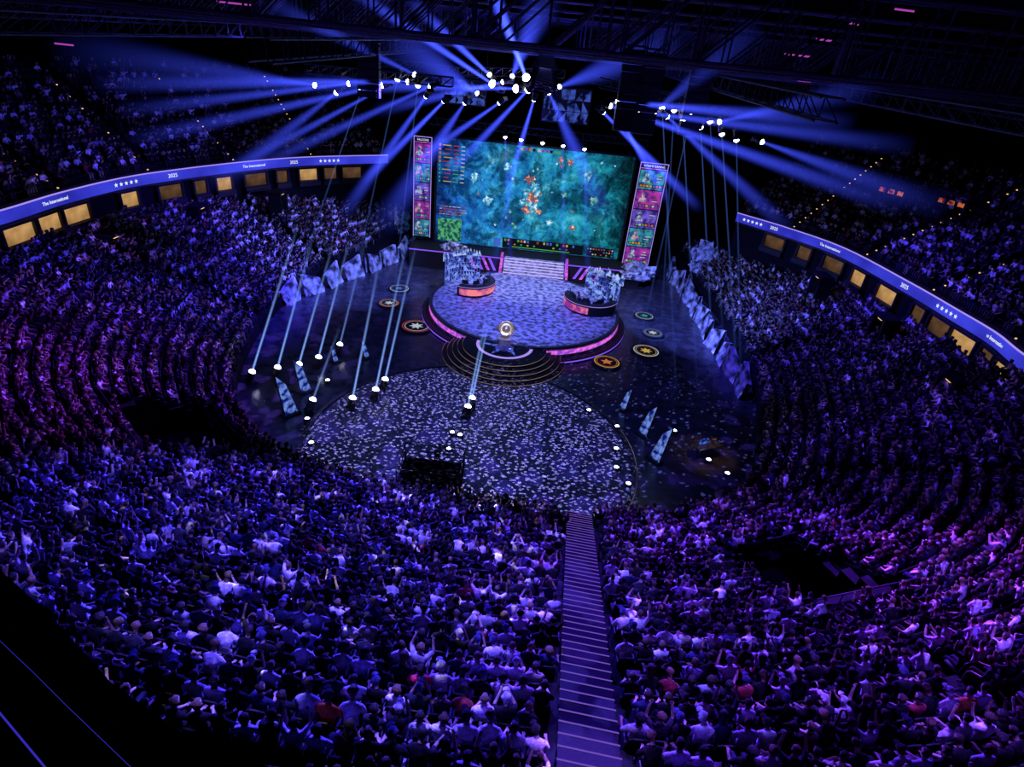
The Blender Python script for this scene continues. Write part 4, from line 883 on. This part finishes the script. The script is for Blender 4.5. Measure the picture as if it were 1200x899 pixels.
# ---------------------------------------------------------------- lights
def spot(loc, tgt, col, power, size, blend=.6, rad=.3):
    l = bpy.data.lights.new('spot', 'SPOT'); l.color = col; l.energy = power; l.spot_size = math.radians(size); l.spot_blend = blend; l.shadow_soft_size = rad
    o = bpy.data.objects.new('spot', l); C.objects.link(o); o.location = loc; o.rotation_euler = (Vector(tgt)-Vector(loc)).to_track_quat('-Z', 'Y').to_euler(); return o
def gobo(loc, tgt, col, power, size, scale, thr, blend=.25, squash=1.0):
    o = spot(loc, tgt, col, power, size, blend, .01); l = o.data; l.use_nodes = True; nt = l.node_tree; N = nt.nodes.new; L = nt.links.new
    em = [n for n in nt.nodes if n.type == 'EMISSION'][0]; tc = N('ShaderNodeTexCoord'); sp = N('ShaderNodeSeparateXYZ'); L(tc.outputs['Normal'], sp.inputs[0])
    dx = N('ShaderNodeMath'); dx.operation = 'DIVIDE'; L(sp.outputs[0], dx.inputs[0]); L(sp.outputs[2], dx.inputs[1])
    dy = N('ShaderNodeMath'); dy.operation = 'DIVIDE'; L(sp.outputs[1], dy.inputs[0]); L(sp.outputs[2], dy.inputs[1])
    sq = N('ShaderNodeMath'); sq.operation = 'MULTIPLY'; sq.inputs[1].default_value = squash; L(dx.outputs[0], sq.inputs[0])
    cb = N('ShaderNodeCombineXYZ'); L(sq.outputs[0], cb.inputs[0]); L(dy.outputs[0], cb.inputs[1])
    nz = N('ShaderNodeTexNoise'); nz.inputs['Scale'].default_value = scale*1.5; L(cb.outputs[0], nz.inputs['Vector'])
    mx = N('ShaderNodeVectorMath'); mx.operation = 'MULTIPLY_ADD'; mx.inputs[1].default_value = (.8/scale,)*3; L(nz.outputs['Color'], mx.inputs[0]); L(cb.outputs[0], mx.inputs[2])
    vo = N('ShaderNodeTexVoronoi'); vo.inputs['Scale'].default_value = scale; L(mx.outputs[0], vo.inputs['Vector'])
    mr = N('ShaderNodeMapRange'); mr.inputs['From Min'].default_value = thr; mr.inputs['From Max'].default_value = thr-.08; L(vo.outputs['Distance'], mr.inputs['Value'])
    L(mr.outputs[0], em.inputs['Strength']); return o
BLUE = (.05, .03, 1); VIO = (.12, .025, 1)
gobo((-2.2, 33, 20.4), (-2.2, 30.6, 0), (.38, .36, 1), 110000, 56, 92, .38, .15, .7)
gobo((3, 36, 20.4), (5, 33, 0), (.24, .28, 1), 70000, 84, 52, .26, .7, .7)
spot((-8, 38, 20.4), (-7, 13, 6.0), BLUE, 220000, 50); spot((9, 38, 20.4), (10, 13, 6.0), VIO, 160000, 50)
gobo((-3, 12, 27), (-4, 14, 5.5), (.13, .09, 1), 66000, 84, 12, .44, .8); gobo((8, 11, 27), (10, 13, 5.5), (.17, .06, 1), 50000, 76, 12, .42, .8)  # unseen top lights added over the crowd so the shirts show
gobo((-5, 13, 26), (-5, 13.5, 6), (.5, .42, 1), 34000, 62, 22, .26, .8)  # another unseen top light, added for sparkle on bright shirts
spot((12, 32, 20.4), (17, 13, 7), (.32, .04, 1), 60000, 34); spot((-10, 36, 20.4), (-23, 22, 6), (.30, .04, 1), 26000, 40)
spot((-7, 36, 20.4), (-22, 28, 5), (.14, .03, 1), 22000, 52); spot((-10, 46, 19), (-27, 46, 5), BLUE, 40000, 70)
gobo((-14, 32, 20.2), (-24, 36, 4), (.22, .1, 1), 22000, 100, 10, .40, .8); gobo((14, 32, 20.2), (24, 34, 4), (.15, .08, 1), 14000, 100, 10, .36, .8)
spot((-9, 60, 15), (-22, 60, 4), (.2, .14, 1), 9000, 55); spot((10, 48, 19), (26, 46, 4), (.06, .03, 1), 18000, 70); spot((10, 34, 20.4), (22, 26, 5), (.08, .02, 1), 11000, 55)
spot((0, 45, 20), (0, 52, 1), (.15, .16, 1), 28000, 60); spot((2.2, 8, 20.5), (2.3, 6.4, 10), (.2, .09, 1), 40000, 15)
spot((-7, 50, 11), (-18, 57, 1), (.13, .18, 1), 18000, 70); spot((9, 48, 11), (18.5, 55, 1), (.13, .18, 1), 18000, 80); spot((0, 54, 15), (0, 63, 2), (.4, .45, 1), 9000, 100)
spot((-18, 52, 12), (-18, 52, 25), BLUE, 2600, 165, 1); spot((20, 52, 12), (20, 52, 25), BLUE, 2000, 165, 1); spot((0, 60, 14), (0, 60, 25), BLUE, 9000, 165, 1)  # unseen uplights added so the dark roof steel shows blue
spot((-18, 50, 20), (-40, 56, 11), (.08, .06, 1), 7500, 72); spot((17, 45, 19), (36, 45, 10), (.08, .05, 1), 8000, 72)
spot((0, 36, 20.4), (0, 40, 0), (.03, .05, 1), 4500, 100)
spot((TX, TY-6, 9), (TX, TY, 2.3), (.9, .85, 1), 1500, 14); spot((DP.x+.4, DP.y, 3.2), (DP.x, DP.y, 0), (1, .5, .18), 130, 80)
w = bpy.data.worlds.new('world'); S.world = w; w.use_nodes = True; bg = w.node_tree.nodes['Background']; bg.inputs[0].default_value = (.01, .008, .12, 1); bg.inputs[1].default_value = .025
